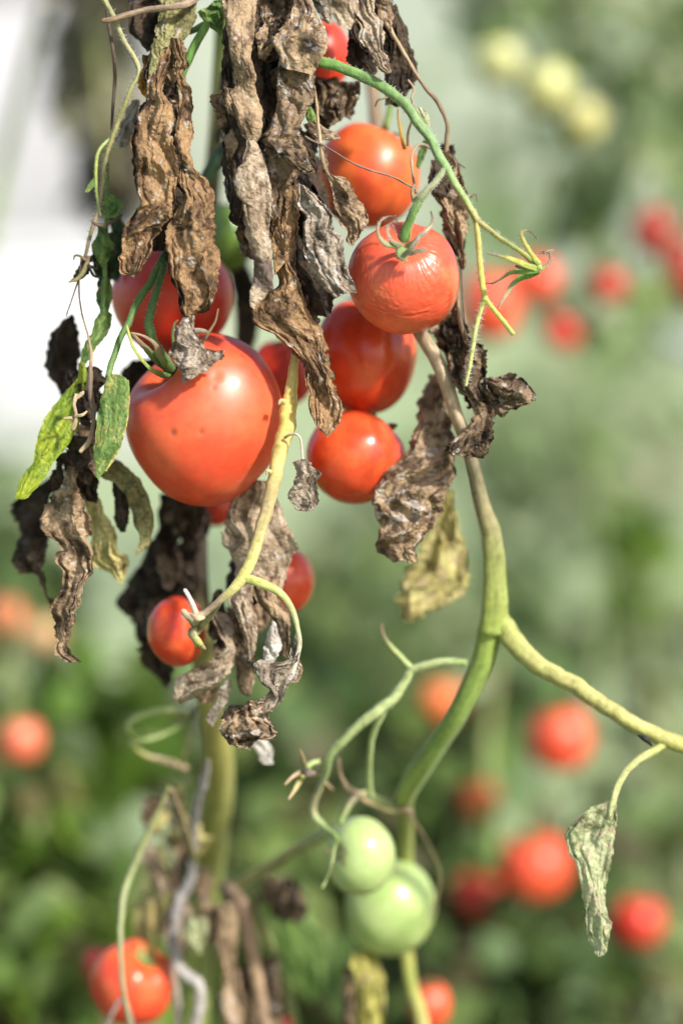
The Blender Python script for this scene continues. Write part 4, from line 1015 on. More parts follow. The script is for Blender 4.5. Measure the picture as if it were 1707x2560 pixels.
lf([(545, 560), (560, 660), (590, 760), (585, 900)], [(615, 560), (620, 640), (650, 760), (635, 900)], 118, 'dark', 83, roll=1.0, crump=3)
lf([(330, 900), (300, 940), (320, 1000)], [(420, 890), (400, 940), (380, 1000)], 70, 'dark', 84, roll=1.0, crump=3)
lf([(640, 40), (645, 200), (655, 330)], [(720, 40), (710, 200), (720, 330)], 46, 'dark', 85, roll=1.0, crump=3)  # near-black leaf put in as the shade between the hanging leaves
# dead layers deeper in the plant; near-black ones paint the shade in its gaps
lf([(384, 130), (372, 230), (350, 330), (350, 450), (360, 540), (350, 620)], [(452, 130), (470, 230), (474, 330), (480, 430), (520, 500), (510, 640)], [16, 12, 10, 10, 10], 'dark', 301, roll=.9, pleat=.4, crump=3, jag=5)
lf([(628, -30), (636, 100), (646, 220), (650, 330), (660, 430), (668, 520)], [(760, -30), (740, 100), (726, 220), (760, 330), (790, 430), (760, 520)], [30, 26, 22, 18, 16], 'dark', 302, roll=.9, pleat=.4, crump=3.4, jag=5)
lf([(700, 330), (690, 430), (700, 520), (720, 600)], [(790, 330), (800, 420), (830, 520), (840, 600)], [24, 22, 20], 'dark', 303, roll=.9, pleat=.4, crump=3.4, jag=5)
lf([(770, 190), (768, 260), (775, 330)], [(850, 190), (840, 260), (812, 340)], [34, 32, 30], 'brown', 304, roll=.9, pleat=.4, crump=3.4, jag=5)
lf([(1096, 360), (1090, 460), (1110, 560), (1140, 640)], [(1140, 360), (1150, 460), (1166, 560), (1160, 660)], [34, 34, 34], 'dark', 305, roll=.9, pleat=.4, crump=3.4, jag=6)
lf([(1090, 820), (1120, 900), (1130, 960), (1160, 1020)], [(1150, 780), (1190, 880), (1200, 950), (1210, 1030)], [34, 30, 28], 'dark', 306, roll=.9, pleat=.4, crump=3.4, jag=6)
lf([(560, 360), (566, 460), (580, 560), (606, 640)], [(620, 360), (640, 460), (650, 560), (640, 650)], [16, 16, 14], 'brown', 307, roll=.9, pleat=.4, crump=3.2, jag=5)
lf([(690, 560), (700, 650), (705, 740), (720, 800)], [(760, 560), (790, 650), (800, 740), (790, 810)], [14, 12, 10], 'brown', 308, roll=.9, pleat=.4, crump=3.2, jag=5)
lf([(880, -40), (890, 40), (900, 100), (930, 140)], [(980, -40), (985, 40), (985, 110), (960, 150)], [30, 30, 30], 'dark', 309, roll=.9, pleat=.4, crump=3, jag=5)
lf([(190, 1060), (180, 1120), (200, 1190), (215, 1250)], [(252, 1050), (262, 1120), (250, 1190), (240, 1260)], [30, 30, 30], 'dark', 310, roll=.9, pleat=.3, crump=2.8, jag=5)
stem(PA, [(1130, 640, 24, 8), (1142, 720, 22, 9), (1150, 800, 20, 12), (1170, 870, 18, 10)], [BR, BR, (.2, .12, .08)], name='leaf_stalk', seed=312, rough=.2)
stem(PA, [(1150, 660, 30, 6), (1156, 740, 28, 7), (1165, 830, 24, 9)], [DK, BR], name='leaf_stalk', seed=313, rough=.2)
lf([(430, 2240), (410, 2300), (416, 2370), (440, 2420)], [(470, 2230), (480, 2300), (470, 2370), (452, 2425)], 84, 'pale', 320, roll=1.2, pleat=.4, crump=2.4)
lf([(350, 2230), (330, 2290), (336, 2350), (356, 2390)], [(410, 2220), (424, 2290), (404, 2350), (370, 2392)], 96, 'straw', 321, roll=1.1, pleat=.4, crump=2.6)
lf([(560, 2430), (548, 2500), (560, 2600)], [(600, 2420), (610, 2500), (606, 2600)], 78, 'tan', 322, roll=1.2, pleat=.4, crump=2.4)
lf([(625, 2400), (620, 2480), (640, 2600)], [(690, 2390), (700, 2480), (700, 2600)], 88, 'brown', 323, roll=1.2, pleat=.4, crump=2.8)
lf([(240, 590), (228, 640), (236, 690), (246, 720)], [(286, 580), (296, 640), (280, 690), (262, 730)], 30, 'dkgreen', 324, roll=1.0, crump=1.8, jag=5)
lf([(262, 620), (270, 660), (268, 700)], [(300, 610), (312, 650), (296, 705)], 46, 'dkgreen', 325, roll=1.0, crump=1.8, jag=5)
lf([(206, 640), (194, 668), (176, 700)], [(232, 640), (222, 680), (190, 708)], 18, 'dark', 326, roll=1.2, crump=1.6, jag=4)
lf([(250, 700), (244, 740), (250, 790)], [(276, 696), (278, 740), (268, 792)], 26, 'green', 327, roll=1.0, crump=1.4, jag=3)
lf([(190, 960), (186, 1010), (200, 1060)], [(236, 950), (246, 1010), (226, 1070)], 14, 'dark', 328, roll=1.1, crump=2.2, jag=5)
lf([(150, 1130), (160, 1170), (190, 1200)], [(240, 1120), (250, 1160), (224, 1210)], 24, 'dark', 329, roll=1.1, crump=2.2, jag=5)
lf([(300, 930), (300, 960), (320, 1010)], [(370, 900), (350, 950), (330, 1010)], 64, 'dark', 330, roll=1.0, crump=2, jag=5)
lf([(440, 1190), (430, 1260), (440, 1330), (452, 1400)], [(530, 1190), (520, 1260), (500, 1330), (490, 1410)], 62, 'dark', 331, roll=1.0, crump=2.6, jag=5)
# shreds of dead foliage filling the hanging mass, dark ones painting its shaded gaps
def shreds(spine, n, seed, dmin, dmax, spread, ln=(70, 170), wd=(16, 34), pals=('brown', 'dark', 'rust', 'dark', 'tan'), lean=.25):
    rg = random.Random(seed)
    sp = catmull(spine, 40)
    for i in range(n):
        c = sp[int(rg.random() ** .9 * 33)]
        x = c[0] + rg.uniform(-1, 1) * spread; y = c[1]
        L_ = rg.uniform(*ln); w_ = rg.uniform(*wd); sl = rg.uniform(-lean, lean)
        le, re_ = [], []
        bend = rg.uniform(-.3, .3)
        for u in (0, .2, .45, .7, .9, 1):
            cx = x + L_ * (sl * u + bend * u * (1 - u)); cy = y + L_ * u
            h = w_ * (.25 + 1.15 * math.sin(math.pi * min(1, u * .85 + .12))) * rg.uniform(.75, 1.2) * (1 if u < .95 else .25)
            le.append((cx - h, cy + rg.uniform(-6, 6))); re_.append((cx + h, cy + rg.uniform(-6, 6)))
        d0 = rg.uniform(dmin, dmax)
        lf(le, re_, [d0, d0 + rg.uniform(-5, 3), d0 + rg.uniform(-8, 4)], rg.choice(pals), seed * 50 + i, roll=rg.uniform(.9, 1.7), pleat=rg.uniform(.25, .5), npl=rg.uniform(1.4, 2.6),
           crump=rg.uniform(2, 3.2), jag=6, mold=rg.uniform(-.1, .06))


shreds([(420, 40), (410, 200), (420, 420), (440, 520)], 9, 501, 4, 18, 34)
shreds([(600, -30), (590, 200), (610, 420), (640, 540)], 10, 502, 2, 22, 36)
shreds([(720, -30), (720, 160), (730, 380), (760, 560)], 13, 503, 4, 30, 50)
shreds([(900, -40), (930, 20), (950, 90)], 6, 504, 12, 30, 40, ln=(60, 110))
shreds([(1110, 370), (1120, 470), (1140, 560)], 6, 505, 18, 34, 20, ln=(50, 110), wd=(9, 18))
shreds([(1110, 770), (1150, 850), (1180, 960)], 7, 506, 18, 34, 26, ln=(60, 120), wd=(12, 24))
shreds([(200, 900), (200, 1020), (180, 1150), (170, 1300)], 9, 507, 16, 44, 36, ln=(60, 130), wd=(10, 22), pals=('dark', 'brown', 'dkgreen', 'dark'))
shreds([(600, 1230), (610, 1400), (560, 1560), (560, 1640)], 18, 508, 34, 62, 70, ln=(70, 150), wd=(12, 26), pals=('brown', 'tan', 'dark', 'brown'))
shreds([(440, 1220), (420, 1380), (430, 1560)], 10, 509, 56, 76, 60, ln=(80, 160), wd=(16, 34), pals=('dark', 'dark', 'brown'))
shreds([(800, 180), (830, 220), (850, 240)], 4, 510, 26, 38, 40, ln=(50, 90), wd=(14, 24), pals=('brown', 'dark'))
shreds([(440, 1950), (430, 2080), (480, 2240), (540, 2380)], 17, 511, 84, 118, 70, ln=(60, 140), wd=(8, 20), pals=('tan', 'straw', 'brown', 'olive'))
shreds([(680, 2190), (740, 2200), (790, 2220)], 6, 512, 84, 130, 60, ln=(60, 120), wd=(12, 24), pals=('brown', 'dark'))
# the plant goes on above the frame
stem(PA, [(250, -330, 20, 20), (420, -300, 34, 26), (620, -260, 46, 30), (820, -280, 46, 28), (1000, -320, 40, 22), (1100, -380, 36, 14)], [OL, BR, OL, GR, OL], name='side_stem', seed=350, step=8)
for x_, d_ in ((262, 10), (420, 16), (460, 16), (596, 10), (690, 14), (740, 12), (850, 16), (905, 10), (960, 14), (480, 24)):
    stem(PA, [(x_ + 30, -280, 36, 12), (x_ + 10, -170, d_ + 10, 10), (x_, -60, d_ + 2, 9), (x_ - 4, 10, d_ + 2, 7)], [OL, BR, BR], name='leaf_stalk', seed=351 + x_ % 7)
shreds([(420, -260), (500, -200), (440, -60)], 8, 513, 14, 40, 60)
shreds([(600, -260), (690, -200), (660, -60)], 11, 514, 14, 44, 70)
shreds([(860, -270), (920, -200), (920, -70)], 8, 515, 14, 40, 60)
# green bits on the left vine
lf([(268, 488), (257, 520), (262, 545)], [(280, 484), (308, 508), (300, 530), (284, 545)], 16, 'green', 86, roll=1.0, crump=1.6, jag=4)
lf([(248, 566), (234, 621), (256, 668)], [(272, 572), (285, 621), (264, 668)], 20, 'green', 87, roll=1.0, crump=1.6, jag=4)
lf([(276, 545), (280, 590), (288, 640)], [(306, 540), (318, 590), (312, 640)], 40, 'dkgreen', 88, roll=1.0, crump=1.6, jag=4)
lf([(238, 440), (222, 460), (214, 480)], [(246, 446), (240, 462), (222, 482)], 10, 'green', 89, roll=1.0, crump=.8, jag=1)
curls(PA, [([(229, 553, 12, 6), (245, 562, 8, 9), (270, 560, 8, 10), (292, 548, 10, 8), (306, 536, 12, 4)], [BR, (.10, .08, .04), DK])], name='dried_sepal', seed=90)
stem(PA, [(470, 2760, 92, 30), (480, 2900, 94, 30)], [YG, YG], name='side_stem', seed=91)

# ---- the truss stalk, in focus
TR = [(797, 152, 2, 27), (806, 156, 1, 28), (856, 170, 0, 27), (940, 206, -4, 27), (1000, 250, -6, 26), (1036, 293, -7, 25), (1076, 350, -8, 23), (1113, 416, -8, 23), (1146, 473, -8, 20), (1180, 530, -8, 19), (1194, 554, -8, 19)]
stem(PB, TR, [(.17, .30, .07), (.13, .25, .06), (.15, .26, .08), (.18, .28, .11), (.19, .30, .12), (.24, .31, .11), (.34, .30, .11)], name='fruit_stalk', seed=100, hair=700, hl=9, label='pale green arching fruit stalk with a cut end', seg=18)
stem(PB, [(1112, 420, -8, 16), (1090, 452, -10, 17), (1066, 478, -12, 19), (1052, 494, -12, 25), (1044, 508, -12, 22), (1030, 536, -12, 22), (1016, 572, -10, 24), (1008, 602, -8, 34), (1006, 616, -4, 30)],
     [(.22, .26, .13), (.24, .24, .14), (.20, .24, .11), (.11, .22, .045), (.09, .20, .035), (.16, .24, .07)], name='fruit_stalk', seed=101, hair=420, hl=8, seg=16)
stem(PB, [(1190, 550, -8, 14), (1246, 593, -10, 12), (1296, 626, -12, 11), (1330, 654, -13, 16), (1350, 672, -13, 15)], [(.34, .29, .12), YG, YG, (.28, .34, .10)], name='fruit_stalk', seed=102, hair=300, hl=10)
stem(PB, [(1188, 545, -8, 13), (1195, 600, -8, 15), (1200, 660, -9, 15), (1206, 720, -10, 15), (1212, 752, -10, 18)], [(.36, .30, .10), (.40, .36, .08), (.42, .40, .08)], name='fruit_stalk', seed=103, hair=200, hl=9)
stem(PB, [(1210, 745, -10, 14), (1230, 770, -11, 12), (1252, 796, -12, 12), (1283, 836, -13, 12)], [(.40, .40, .08), (.36, .38, .09)], name='fruit_stalk', seed=104, hair=90, hl=7)
stem(PB, [(1212, 748, -10, 14), (1200, 778, -10, 11), (1188, 830, -12, 11), (1176, 900, -14, 10), (1164, 966, -15, 8)], [(.38, .40, .08), (.34, .37, .12), (.36, .38, .12)], name='fruit_stalk', seed=105, hair=360, hl=15)
sep = lambda pts, cols, i, h=40: stem(PB, pts, cols, name='sepal', seg=8, seed=110 + i, rough=.12, ridges=0, flat=.4, hair=h, hl=9, step=2.5)
sep([(1346, 660, -14, 16), (1330, 640, -18, 12), (1314, 612, -22, 10), (1303, 590, -24, 9), (1307, 578, -24, 6), (1320, 577, -23, 5), (1334, 588, -22, 4), (1343, 598, -22, 2)], [(.30, .36, .08), (.40, .40, .10), (.30, .20, .09), DK, DK], 0)
sep([(1350, 672, -14, 12), (1365, 664, -8, 8), (1374, 650, -6, 7), (1372, 634, -6, 6), (1358, 629, -6, 6), (1346, 634, -6, 4)], [GR, BR, BR, DK, (.22, .16, .12)], 1)
sep([(1356, 634, -8, 5), (1370, 627, -8, 5), (1384, 625, -8, 2)], [BR, TN], 2, 0)
sep([(1340, 672, -16, 16), (1312, 662, -24, 15), (1282, 650, -28, 13), (1255, 642, -28, 8), (1236, 637, -28, 5), (1218, 634, -28, 4)], [(.26, .34, .06), (.36, .40, .07), (.38, .36, .08), (.24, .15, .09), BR], 3)
sep([(1336, 676, -10, 12), (1310, 672, -4, 11), (1288, 664, -2, 6)], [DK, (.06, .05, .03), DK], 4, 0)
sep([(1346, 678, -14, 14), (1318, 680, -18, 14), (1282, 680, -20, 11), (1262, 690, -20, 7), (1246, 700, -20, 6), (1230, 708, -20, 5), (1213, 708, -20, 3)], [(.06, .13, .025), (.14, .26, .04), (.14, .24, .05), (.12, .09, .06), DK, DK], 5)
sep([(1348, 680, -14, 14), (1324, 686, -12, 16), (1300, 694, -12, 16), (1280, 712, -12, 12), (1264, 736, -12, 9), (1252, 756, -12, 7), (1244, 770, -12, 4)], [(.06, .13, .025), (.12, .25, .03), (.16, .27, .05), (.32, .30, .16), (.36, .28, .18), BR], 6)
# thin dried strands over the upper tomato
stem(PB, [(762, 342, 0, 6), (790, 356, -2, 6), (813, 366, -2, 5), (873, 403, -4, 5), (905, 418, -4, 5), (940, 430, -3, 5), (985, 444, -2, 5), (1030, 468, -2, 6)], [BR, (.16, .10, .07), (.20, .13, .09), BR], name='dried_strand', seed=120, rough=.3)
stem(PB, [(1040, 482, -4, 7), (1032, 440, 8, 7), (1029, 392, 12, 7), (1042, 366, 14, 8), (1060, 362, 14, 8), (1076, 372, 14, 5)], [BR, (.30, .24, .16), (.30, .24, .16), BR], name='dried_strand', seed=121, rough=.15)
stem(PB, [(1036, 505, -8, 12), (1030, 480, -6, 9), (1036, 462, -4, 6)], [OL, BR], name='dried_strand', seed=122)
stem(PB, [(1038, 512, -6, 6), (1026, 535, -8, 9), (1016, 556, -6, 6)], [(.34, .30, .08), (.22, .26, .06)], name='dried_strand', seed=123)
leaf(PB, [(1058, 350), (1040, 390), (1040, 420)], [(1074, 352), (1064, 380), (1048, 424)], 30, 'green', 124, roll=1.0, crump=.8, jag=2)
stem(PB, [(994, 272, 20, 5), (998, 310, 22, 8), (1006, 350, 24, 9), (1012, 372, 28, 12)], [TN, (.42, .24, .03), (.28, .26, .05)], name='sepal', seed=125, flat=.5)
stem(PB, [(1034, 290, 10, 5), (1020, 330, 14, 7), (1018, 365, 18, 7)], [TN, (.34, .28, .2)], name='dried_strand', seed=126)
stem(PB, [(1020, 200, 16, 5), (1034, 222, 14, 5), (1028, 246, 10, 5), (1034, 268, 4, 6)], [TN, BR], name='dried_strand', seed=127)
stem(PB, [(938, 266, 20, 4), (945, 250, 18, 5), (960, 246, 18, 5), (972, 240, 20, 4)], [BR, BR], name='dried_strand', seed=128)
leaf(PB, [(1036, 272), (1048, 296), (1066, 318)], [(1052, 268), (1072, 290), (1076, 316)], 6, 'spotted', 129, roll=1.2, crump=.8, jag=1)
leaf(PB, [(762, 270), (764, 296), (776, 314)], [(778, 266), (790, 290), (790, 308)], 4, 'green', 130, roll=1.5, crump=.6, jag=1)

# ---- forked stem on the right
stem(PB, [(905, -300, 120, 30), (930, 200, 110, 32), (965, 560, 70, 34), (1010, 740, 46, 36), (1052, 832, 30, 37), (1090, 896, 26, 36), (1117, 966, 24, 35), (1150, 1060, 24, 33), (1168, 1120, 28, 32), (1184, 1180, 30, 36), (1206, 1265, 34, 42), (1228, 1350, 38, 52), (1234, 1440, 40, 58), (1236, 1520, 41, 66), (1228, 1580, 42, 70)],
     [BR, BR, (.34, .26, .16), TN, (.40, .31, .20), (.42, .32, .20), (.30, .24, .15), (.16, .14, .08), (.28, .24, .12), (.25, .27, .08), (.25, .29, .065), (.23, .29, .06)], name='stem', seed=140, label='forked stem, dry brown above and green below', seg=20, hair=0, ridges=.04, step=6)
stem(PB, [(1244, 1545, 42, 56), (1278, 1601, 40, 54), (1342, 1659, 36, 46), (1438, 1716, 32, 43), (1535, 1781, 30, 40), (1640, 1838, 30, 40), (1720, 1868, 32, 42), (1900, 1920, 40, 42)], [(.26, .30, .07), (.34, .33, .11), (.37, .35, .12), (.35, .34, .10), (.32, .33, .09)], name='branch', seed=141, seg=18, hair=300, hl=8, label='yellow-green branch running out to the right')
stem(PB, [(1228, 1560, 42, 62), (1203, 1660, 46, 58), (1150, 1772, 52, 54), (1086, 1868, 58, 50), (1036, 1940, 62, 54), (1010, 2000, 66, 46), (1010, 2060, 74, 42), (1012, 2140, 84, 40), (1014, 2300, 92, 36), (1018, 2400, 92, 33), (1030, 2474, 92, 33), (1055, 2560, 92, 34), (1075, 2800, 92, 36), (1100, 3600, 80, 40), (1120, 5400, 60, 46)],
     [(.22, .28, .055), (.19, .27, .055), (.19, .28, .06), (.22, .30, .065), YG, YG, (.40, .40, .10), YG, (.48, .43, .15), (.42, .38, .12), OL], name='stem', seed=142, seg=18, step=7, hair=500, hl=8)
stem(PB, [(1165, 1658, 46, 20), (1098, 1656, 46, 20), (1027, 1674, 48, 20)], [(.24, .32, .10), (.32, .38, .17), (.32, .38, .17)], name='branch', seed=143, hair=120, hl=8)
stem(PB, [(1034, 1678, 48, 16), (989, 1630, 50, 15), (966, 1602, 52, 9), (956, 1580, 54, 6), (954, 1560, 54, 5)], [PG, (.32, .36, .14), BR, BR], name='branch', seed=144)
stem(PB, [(1030, 1674, 48, 18), (983, 1742, 48, 26), (930, 1788, 46, 26), (893, 1819, 46, 24), (828, 1883, 46, 20), (816, 1930, 48, 16), (796, 1975, 50, 15), (782, 2028, 50, 17), (806, 2064, 48, 18), (840, 2092, 44, 14)], [PG, (.30, .36, .15), (.30, .37, .15), (.28, .36, .13), (.28, .35, .14), (.34, .30, .16), (.28, .34, .14), GR], name='fruit_stalk', seed=145, hair=420, hl=8)
stem(PB, [(965, 1765, 48, 18), (935, 1826, 52, 16), (924, 1880, 54, 15), (922, 1940, 56, 15), (926, 1990, 58, 16)], [PG, (.28, .35, .14), PG], name='branch', seed=146)
stem(PB, [(1030, 2010, 66, 22), (985, 2012, 66, 18), (945, 1998, 64, 17), (920, 1985, 62, 16), (895, 1985, 60, 18)], [GR, PG, PG, (.34, .28, .17)], name='branch', seed=147)
stem(PB, [(846, 1898, 56, 7), (852, 1940, 56, 9), (870, 1970, 58, 16), (895, 1990, 60, 19), (930, 2010, 62, 14), (980, 2030, 60, 13), (1020, 2028, 58, 18), (1030, 2034, 58, 10)], [BR, (.28, .2, .13), (.34, .25, .17), TN, OL, BR, (.20, .15, .11)], name='dried_strand', seed=148, rough=.2)
stem(PB, [(1025, 2040, 60, 8), (1070, 2110, 62, 8), (1098, 2180, 64, 7), (1090, 2250, 66, 6), (1075, 2300, 66, 4)], [BR, OL, BR], name='dried_strand', seed=149)
stem(PB, [(890, 1990, 58, 16), (868, 2020, 52, 15), (850, 2060, 48, 14)], [(.3, .24, .16), GR], name='branch', seed=150)
# withered calyx left of the green tomatoes
stem(PB, [(805, 1903, 48, 14), (782, 1908, 46, 13), (765, 1922, 44, 18)], [PG, PG, GR], name='fruit_stalk', seed=151)
for i, (pts, cols) in enumerate([
    ([(764, 1922, 44, 12), (756, 1895, 40, 9), (750, 1874, 38, 4)], [OL, (.34, .24, .14)]),
    ([(760, 1928, 42, 12), (735, 1940, 38, 10), (712, 1962, 36, 4)], [TN, (.40, .28, .16)]),
    ([(762, 1932, 42, 14), (742, 1965, 38, 13), (722, 1998, 36, 4)], [YG, (.44, .31, .18)]),
    ([(768, 1928, 46, 12), (800, 1945, 50, 11), (832, 1974, 52, 5)], [GR, (.38, .25, .16)]),
    ([(758, 1922, 40, 18), (770, 1932, 38, 20), (786, 1934, 40, 12)], [DK, (.14, .11, .09), BR])]):
    sep(pts, cols, 20 + i, 0)
sep([(845, 2095, 40, 14), (836, 2120, 40, 10), (828, 2160, 40, 8), (815, 2200, 42, 6), (806, 2220, 42, 4)], [GR, PG, PG], 30, 0)
# spotted leaf hanging at the right
stem(PB, [(1660, 1862, 30, 22), (1640, 1874, 28, 20), (1590, 1902, 24, 19), (1552, 1948, 22, 18), (1530, 2010, 20, 18), (1520, 2070, 20, 12)], [YG, (.38, .40, .14), (.42, .44, .18), (.40, .44, .20)], name='leaf_stalk', seed=160, hair=160, hl=7)
leaf(PB, [(1517, 2000), (1466, 2025), (1412, 2083), (1438, 2160), (1451, 2224), (1458, 2307), (1481, 2376), (1490, 2390)], [(1541, 2004), (1536, 2076), (1536, 2134), (1517, 2198), (1516, 2262), (1527, 2314), (1512, 2378), (1500, 2392)], [20, 18, 18, 16, 16], 'spotted', 161, vein=1.0, spots=.3, roll=1.25, pleat=.3, npl=1.7, crump=2.2, jag=3, label='pale green spotted leaf curled lengthwise, hanging from the right branch', mold=.1)
stem(PB, [(1594, 1838, 16, 6), (1606, 1844, 14, 13), (1618, 1852, 14, 13), (1628, 1864, 15, 5)], [(.01, .01, .01), (.01, .01, .01)], name='dark_bud', seed=162, seg=8)

# ================================================================== tomatoes in the foreground
def wrinkle(PH, TH, n):
    # radial puckers near the stem end, fine cross-wise lines lower on the lit face
    ux = TH * 9
    rad_w = ridge(ux * 1.7 + vn(PH * 6, TH * 3, 0, 3), PH * 3.0, 0, 71, 2) * np.exp(-((PH - .75) / .35) ** 2)
    hz = ridge(TH * 4 + vn(PH * 5, TH * 5, 2, 8) * .8, PH * 20 + 1.6 * vn(TH * 4, PH * 4, 1, 9), 0, 72, 2) * np.exp(-((PH - 1.5) / .45) ** 2)
    front = sstep(-.1, .6, n[..., 2])
    msk = sstep(-.35, .35, fbm(n[..., 0] * 2, n[..., 1] * 2, n[..., 2] * 2, 73, 2) + .25)
    pk = fbm(TH * 14, PH * 16, 0, 74, 3) * np.exp(-((PH - 1.1) / .5) ** 2)
    return front * msk * (.0075 * rad_w + .0075 * hz + .0085 * pk)


def heart(PH, TH, n):
    b = lambda v, s_: np.exp(-(np.linalg.norm(n - np.array(v) / np.linalg.norm(v), axis=-1) / s_) ** 2)
    return .05 * b((.55, .8, .2), .6) + .03 * b((.9, .1, .3), .5) - .05 * b((-.75, -.62, .1), .5) + .02 * b((-.95, .3, .3), .4) - .03 * b((.7, -.7, .1), .5)


GF = 'red tomatoes of the plant in focus'
t1 = tomato('big heart-shaped red tomato with two small pits, lower left of centre', 508, 1050, 26, 199, 219, pole=(-.62, .70, .34), base=(.64, .068, .026), seed=5, nth=220, nph=160, dimple=.44, sig=.44, fn=heart, lobes=4, lamp=.028,
            calyx=False, sh_w=.25, pits=[(447, 1088, .042, .013), (516, 1087, .036, .010), (550, 950, .06, .009), (592, 968, .035, .005), (545, 978, .03, .004), (605, 905, .022, .004)], group=GF)
for i, (pts, cols) in enumerate([
    ([(434, 936, 14, 16), (400, 934, 4, 15), (366, 912, -4, 11), (334, 868, -8, 10), (322, 830, -8, 8), (318, 812, -6, 4)], [(.10, .18, .04), GR, YG, YG, (.40, .36, .08)]),
    ([(434, 934, 16, 18), (405, 910, 6, 22), (378, 884, 0, 18), (352, 856, -2, 12), (332, 834, -2, 8)], [GR2, (.07, .12, .03), (.08, .13, .03), (.16, .09, .05), OL]),
    ([(440, 934, 14, 20), (412, 908, 2, 22), (396, 880, -4, 18), (384, 856, -6, 10), (358, 840, -8, 7), (328, 832, -8, 5)], [GR2, (.10, .16, .04), (.20, .13, .07), (.26, .18, .11), (.30, .22, .14)]),
    ([(440, 930, 20, 14), (440, 890, 20, 10), (432, 840, 20, 7), (436, 810, 20, 5), (446, 800, 20, 3)], [GR2, GR2, OL])]):
    stem(t1, pts, cols, name='sepal', seg=8, seed=200 + i, rough=.12, ridges=0, flat=.4, step=2.5)
tomato('shaded red tomato behind the left dead leaf, above the big one', 433, 742, 56, 152, 150, pole=(-.2, .9, .1), base=RED2, seed=6, group=GF, lamp=.03, csize=.8)  # darker red base paints in the shade cast by the dead leaf
t3 = tomato('round red tomato with finely wrinkled skin, in sharp focus', 1009, 697, 8, 142, 139, pole=(-.02, .56, .80), base=(.66, .086, .038), seed=7, nth=360, nph=240, dimple=.14, sig=.34, lobes=5, lamp=.014, calyx=False, mat=M_WRINK, fn=wrinkle, group=GF, shoulder=(.60, .09, .04), sh_w=.4)
for i, (pts, cols) in enumerate([
    ([(1006, 622, -18, 22), (988, 614, -24, 19), (966, 610, -28, 14), (950, 596, -28, 10), (944, 576, -26, 8), (950, 554, -24, 7), (968, 541, -22, 6), (986, 543, -22, 5), (996, 560, -22, 3)], [GR, (.26, .28, .13), (.28, .26, .16), (.24, .2, .13), (.26, .21, .15), DK, DK]),
    ([(1000, 616, -22, 12), (980, 604, -28, 9), (968, 580, -28, 8), (972, 560, -26, 6), (986, 574, -26, 5), (990, 590, -26, 3)], [(.2, .22, .1), (.28, .25, .17), DK, (.18, .14, .1)]),
    ([(1014, 622, -20, 18), (1036, 604, -26, 15), (1058, 584, -28, 13), (1076, 566, -26, 9), (1081, 550, -24, 7), (1077, 528, -22, 4)], [GR, (.28, .26, .16), (.30, .24, .17), BR, DK]),
    ([(1012, 628, -24, 16), (1030, 632, -30, 14), (1048, 626, -32, 14), (1066, 624, -32, 9)], [(.18, .22, .08), (.24, .22, .13), (.20, .17, .12)]),
    ([(1006, 624, -24, 34), (1006, 638, -28, 32), (1008, 650, -30, 16)], [GR, (.24, .30, .12), (.18, .2, .1)]),
    ([(1010, 640, -30, 14), (1026, 622, -34, 12), (1042, 600, -36, 9), (1050, 590, -36, 5)], [(.22, .22, .13), (.32, .27, .19), (.30, .25, .2)])]):
    stem(t3, pts, cols, name='sepal', seg=8, seed=210 + i, rough=.12, ridges=0, flat=.4, step=2.5, hair=60, hl=7)
tomato('orange-red tomato at the top right of the bunch, crossed by a thin dry strand', 918, 437, 66, 130, 134, pole=(.35, .85, .05), base=(.66, .088, .024), seed=8, nth=140, nph=100, group=GF, alt=(.68, .14, .03), csize=.5, ped=60)
tomato('glossy red tomato right below the wrinkled one, half in its shadow', 912, 885, 56, 126, 152, pole=(.1, .85, .15), base=(.60, .055, .016), seed=9, nth=120, nph=90, lamp=.035, group=GF, mat=M_GLOSS)
tomato('round glossy red tomato, lowest of the right-hand column', 888, 1143, 46, 125, 117, pole=(.55, .6, -.3), base=(.62, .062, .018), seed=10, nth=120, nph=90, group=GF, mat=M_GLOSS, dimple=.3)
t7 = tomato('small red tomato with its stem end turned right, beside the dried stalk tip', 444, 1576, 44, 75, 89, pole=(.86, .02, .30), base=(.62, .055, .018), seed=11, nth=120, nph=90, group=GF, mat=M_GLOSS, dimple=.3, lamp=.04, calyx=False)
for i, (pts, cols) in enumerate([
    ([(500, 1572, 20, 20), (484, 1554, 8, 24), (468, 1538, 4, 20), (456, 1524, 4, 9)], [OL, (.36, .33, .20), (.42, .34, .25)]),
    ([(496, 1576, 18, 24), (482, 1582, 6, 26), (490, 1600, 4, 26), (503, 1614, 6, 20), (512, 1622, 8, 10)], [OL, (.32, .31, .15), (.36, .32, .08), (.24, .2, .14)]),
    ([(500, 1566, 14, 16), (494, 1548, 6, 14), (500, 1530, 2, 10)], [OL, (.3, .28, .1), BR]),
    ([(496, 1572, 16, 16), (512, 1556, 6, 16), (530, 1535, 0, 14), (548, 1510, -6, 12)], [OL, OL, BR])]):
    stem(t7, pts, cols, name='sepal', seg=8, seed=220 + i, rough=.2, ridges=0, flat=.85, step=2.5)
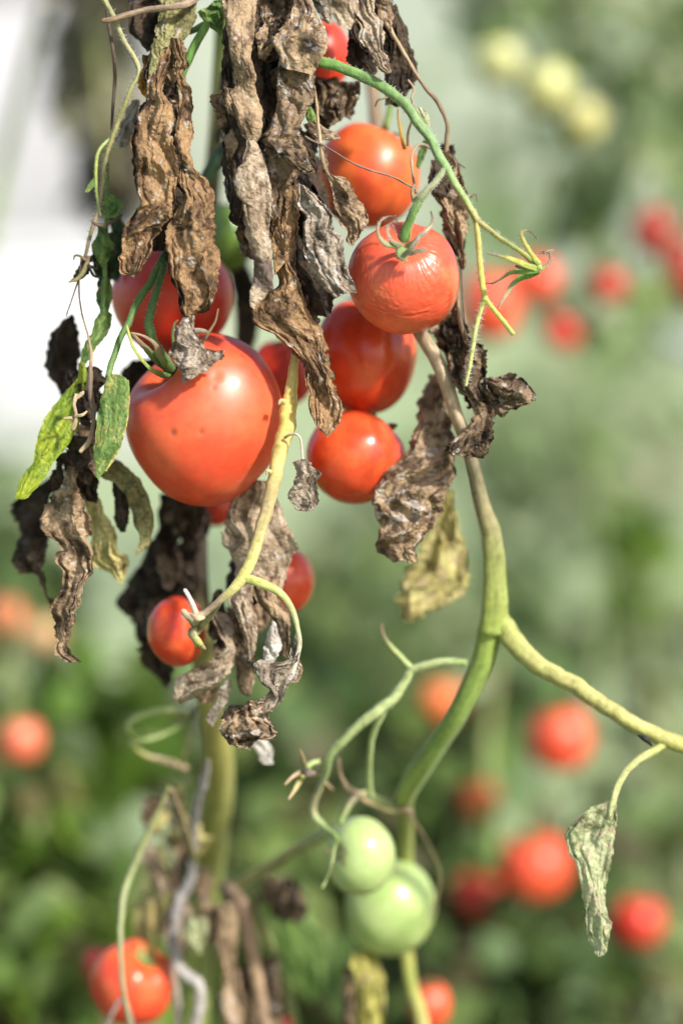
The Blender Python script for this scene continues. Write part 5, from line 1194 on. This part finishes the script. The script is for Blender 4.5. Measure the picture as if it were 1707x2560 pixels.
tomato('red tomato half hidden behind the broad brown leaf, below the big one', 708, 1452, 76, 78, 86, pole=(-.3, .8, .2), base=RED, seed=12, group=GF, mat=M_GLOSS)
tomato('red tomato at the very top, glimpsed between the hanging leaves', 776, 138, 66, 101, 104, pole=(.1, .9, .2), base=RED2, seed=13, group=GF, csize=.9, ccol=(.25, .28, .07))
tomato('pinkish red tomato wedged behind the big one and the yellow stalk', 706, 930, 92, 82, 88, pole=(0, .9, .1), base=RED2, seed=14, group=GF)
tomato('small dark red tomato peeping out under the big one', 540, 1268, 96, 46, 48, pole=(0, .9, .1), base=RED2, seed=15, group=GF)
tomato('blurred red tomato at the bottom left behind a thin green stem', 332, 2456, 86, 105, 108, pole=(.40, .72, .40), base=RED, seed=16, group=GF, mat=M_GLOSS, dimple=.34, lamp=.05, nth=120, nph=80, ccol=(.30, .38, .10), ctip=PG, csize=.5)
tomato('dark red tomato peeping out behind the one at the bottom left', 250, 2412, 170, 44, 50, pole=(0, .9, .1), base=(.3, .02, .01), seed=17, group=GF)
tomato('red tomato cut by the bottom edge, right of the yellow stem', 1074, 2510, 190, 52, 62, pole=(0, .9, .2), base=RED, seed=18, group=GF)
tomato('red tomato at the bottom edge in the middle, mostly below the frame', 690, 2590, 130, 62, 58, pole=(0, .9, .2), base=RED, seed=19, group=GF)
GG = 'unripe green tomatoes'
tomato('upper and smaller of the two pale green tomatoes', 902, 2140, 52, 87, 98, pole=(-.62, .15, .62), base=GRN, alt=(.38, .47, .20), seed=20, mat=M_GREEN, nth=120, nph=90, dimple=.10, sig=.25, lamp=.006, shoulder=None, group=GG, csize=.45, ccol=PG, ctip=TN)
tomato('lower and larger of the two pale green tomatoes', 974, 2268, 82, 114, 122, pole=(-.3, .85, .2), base=(.33, .44, .145), alt=(.38, .47, .18), seed=21, mat=M_GREEN, nth=120, nph=90, dimple=.10, lamp=.006, shoulder=None, group=GG, csize=.4)
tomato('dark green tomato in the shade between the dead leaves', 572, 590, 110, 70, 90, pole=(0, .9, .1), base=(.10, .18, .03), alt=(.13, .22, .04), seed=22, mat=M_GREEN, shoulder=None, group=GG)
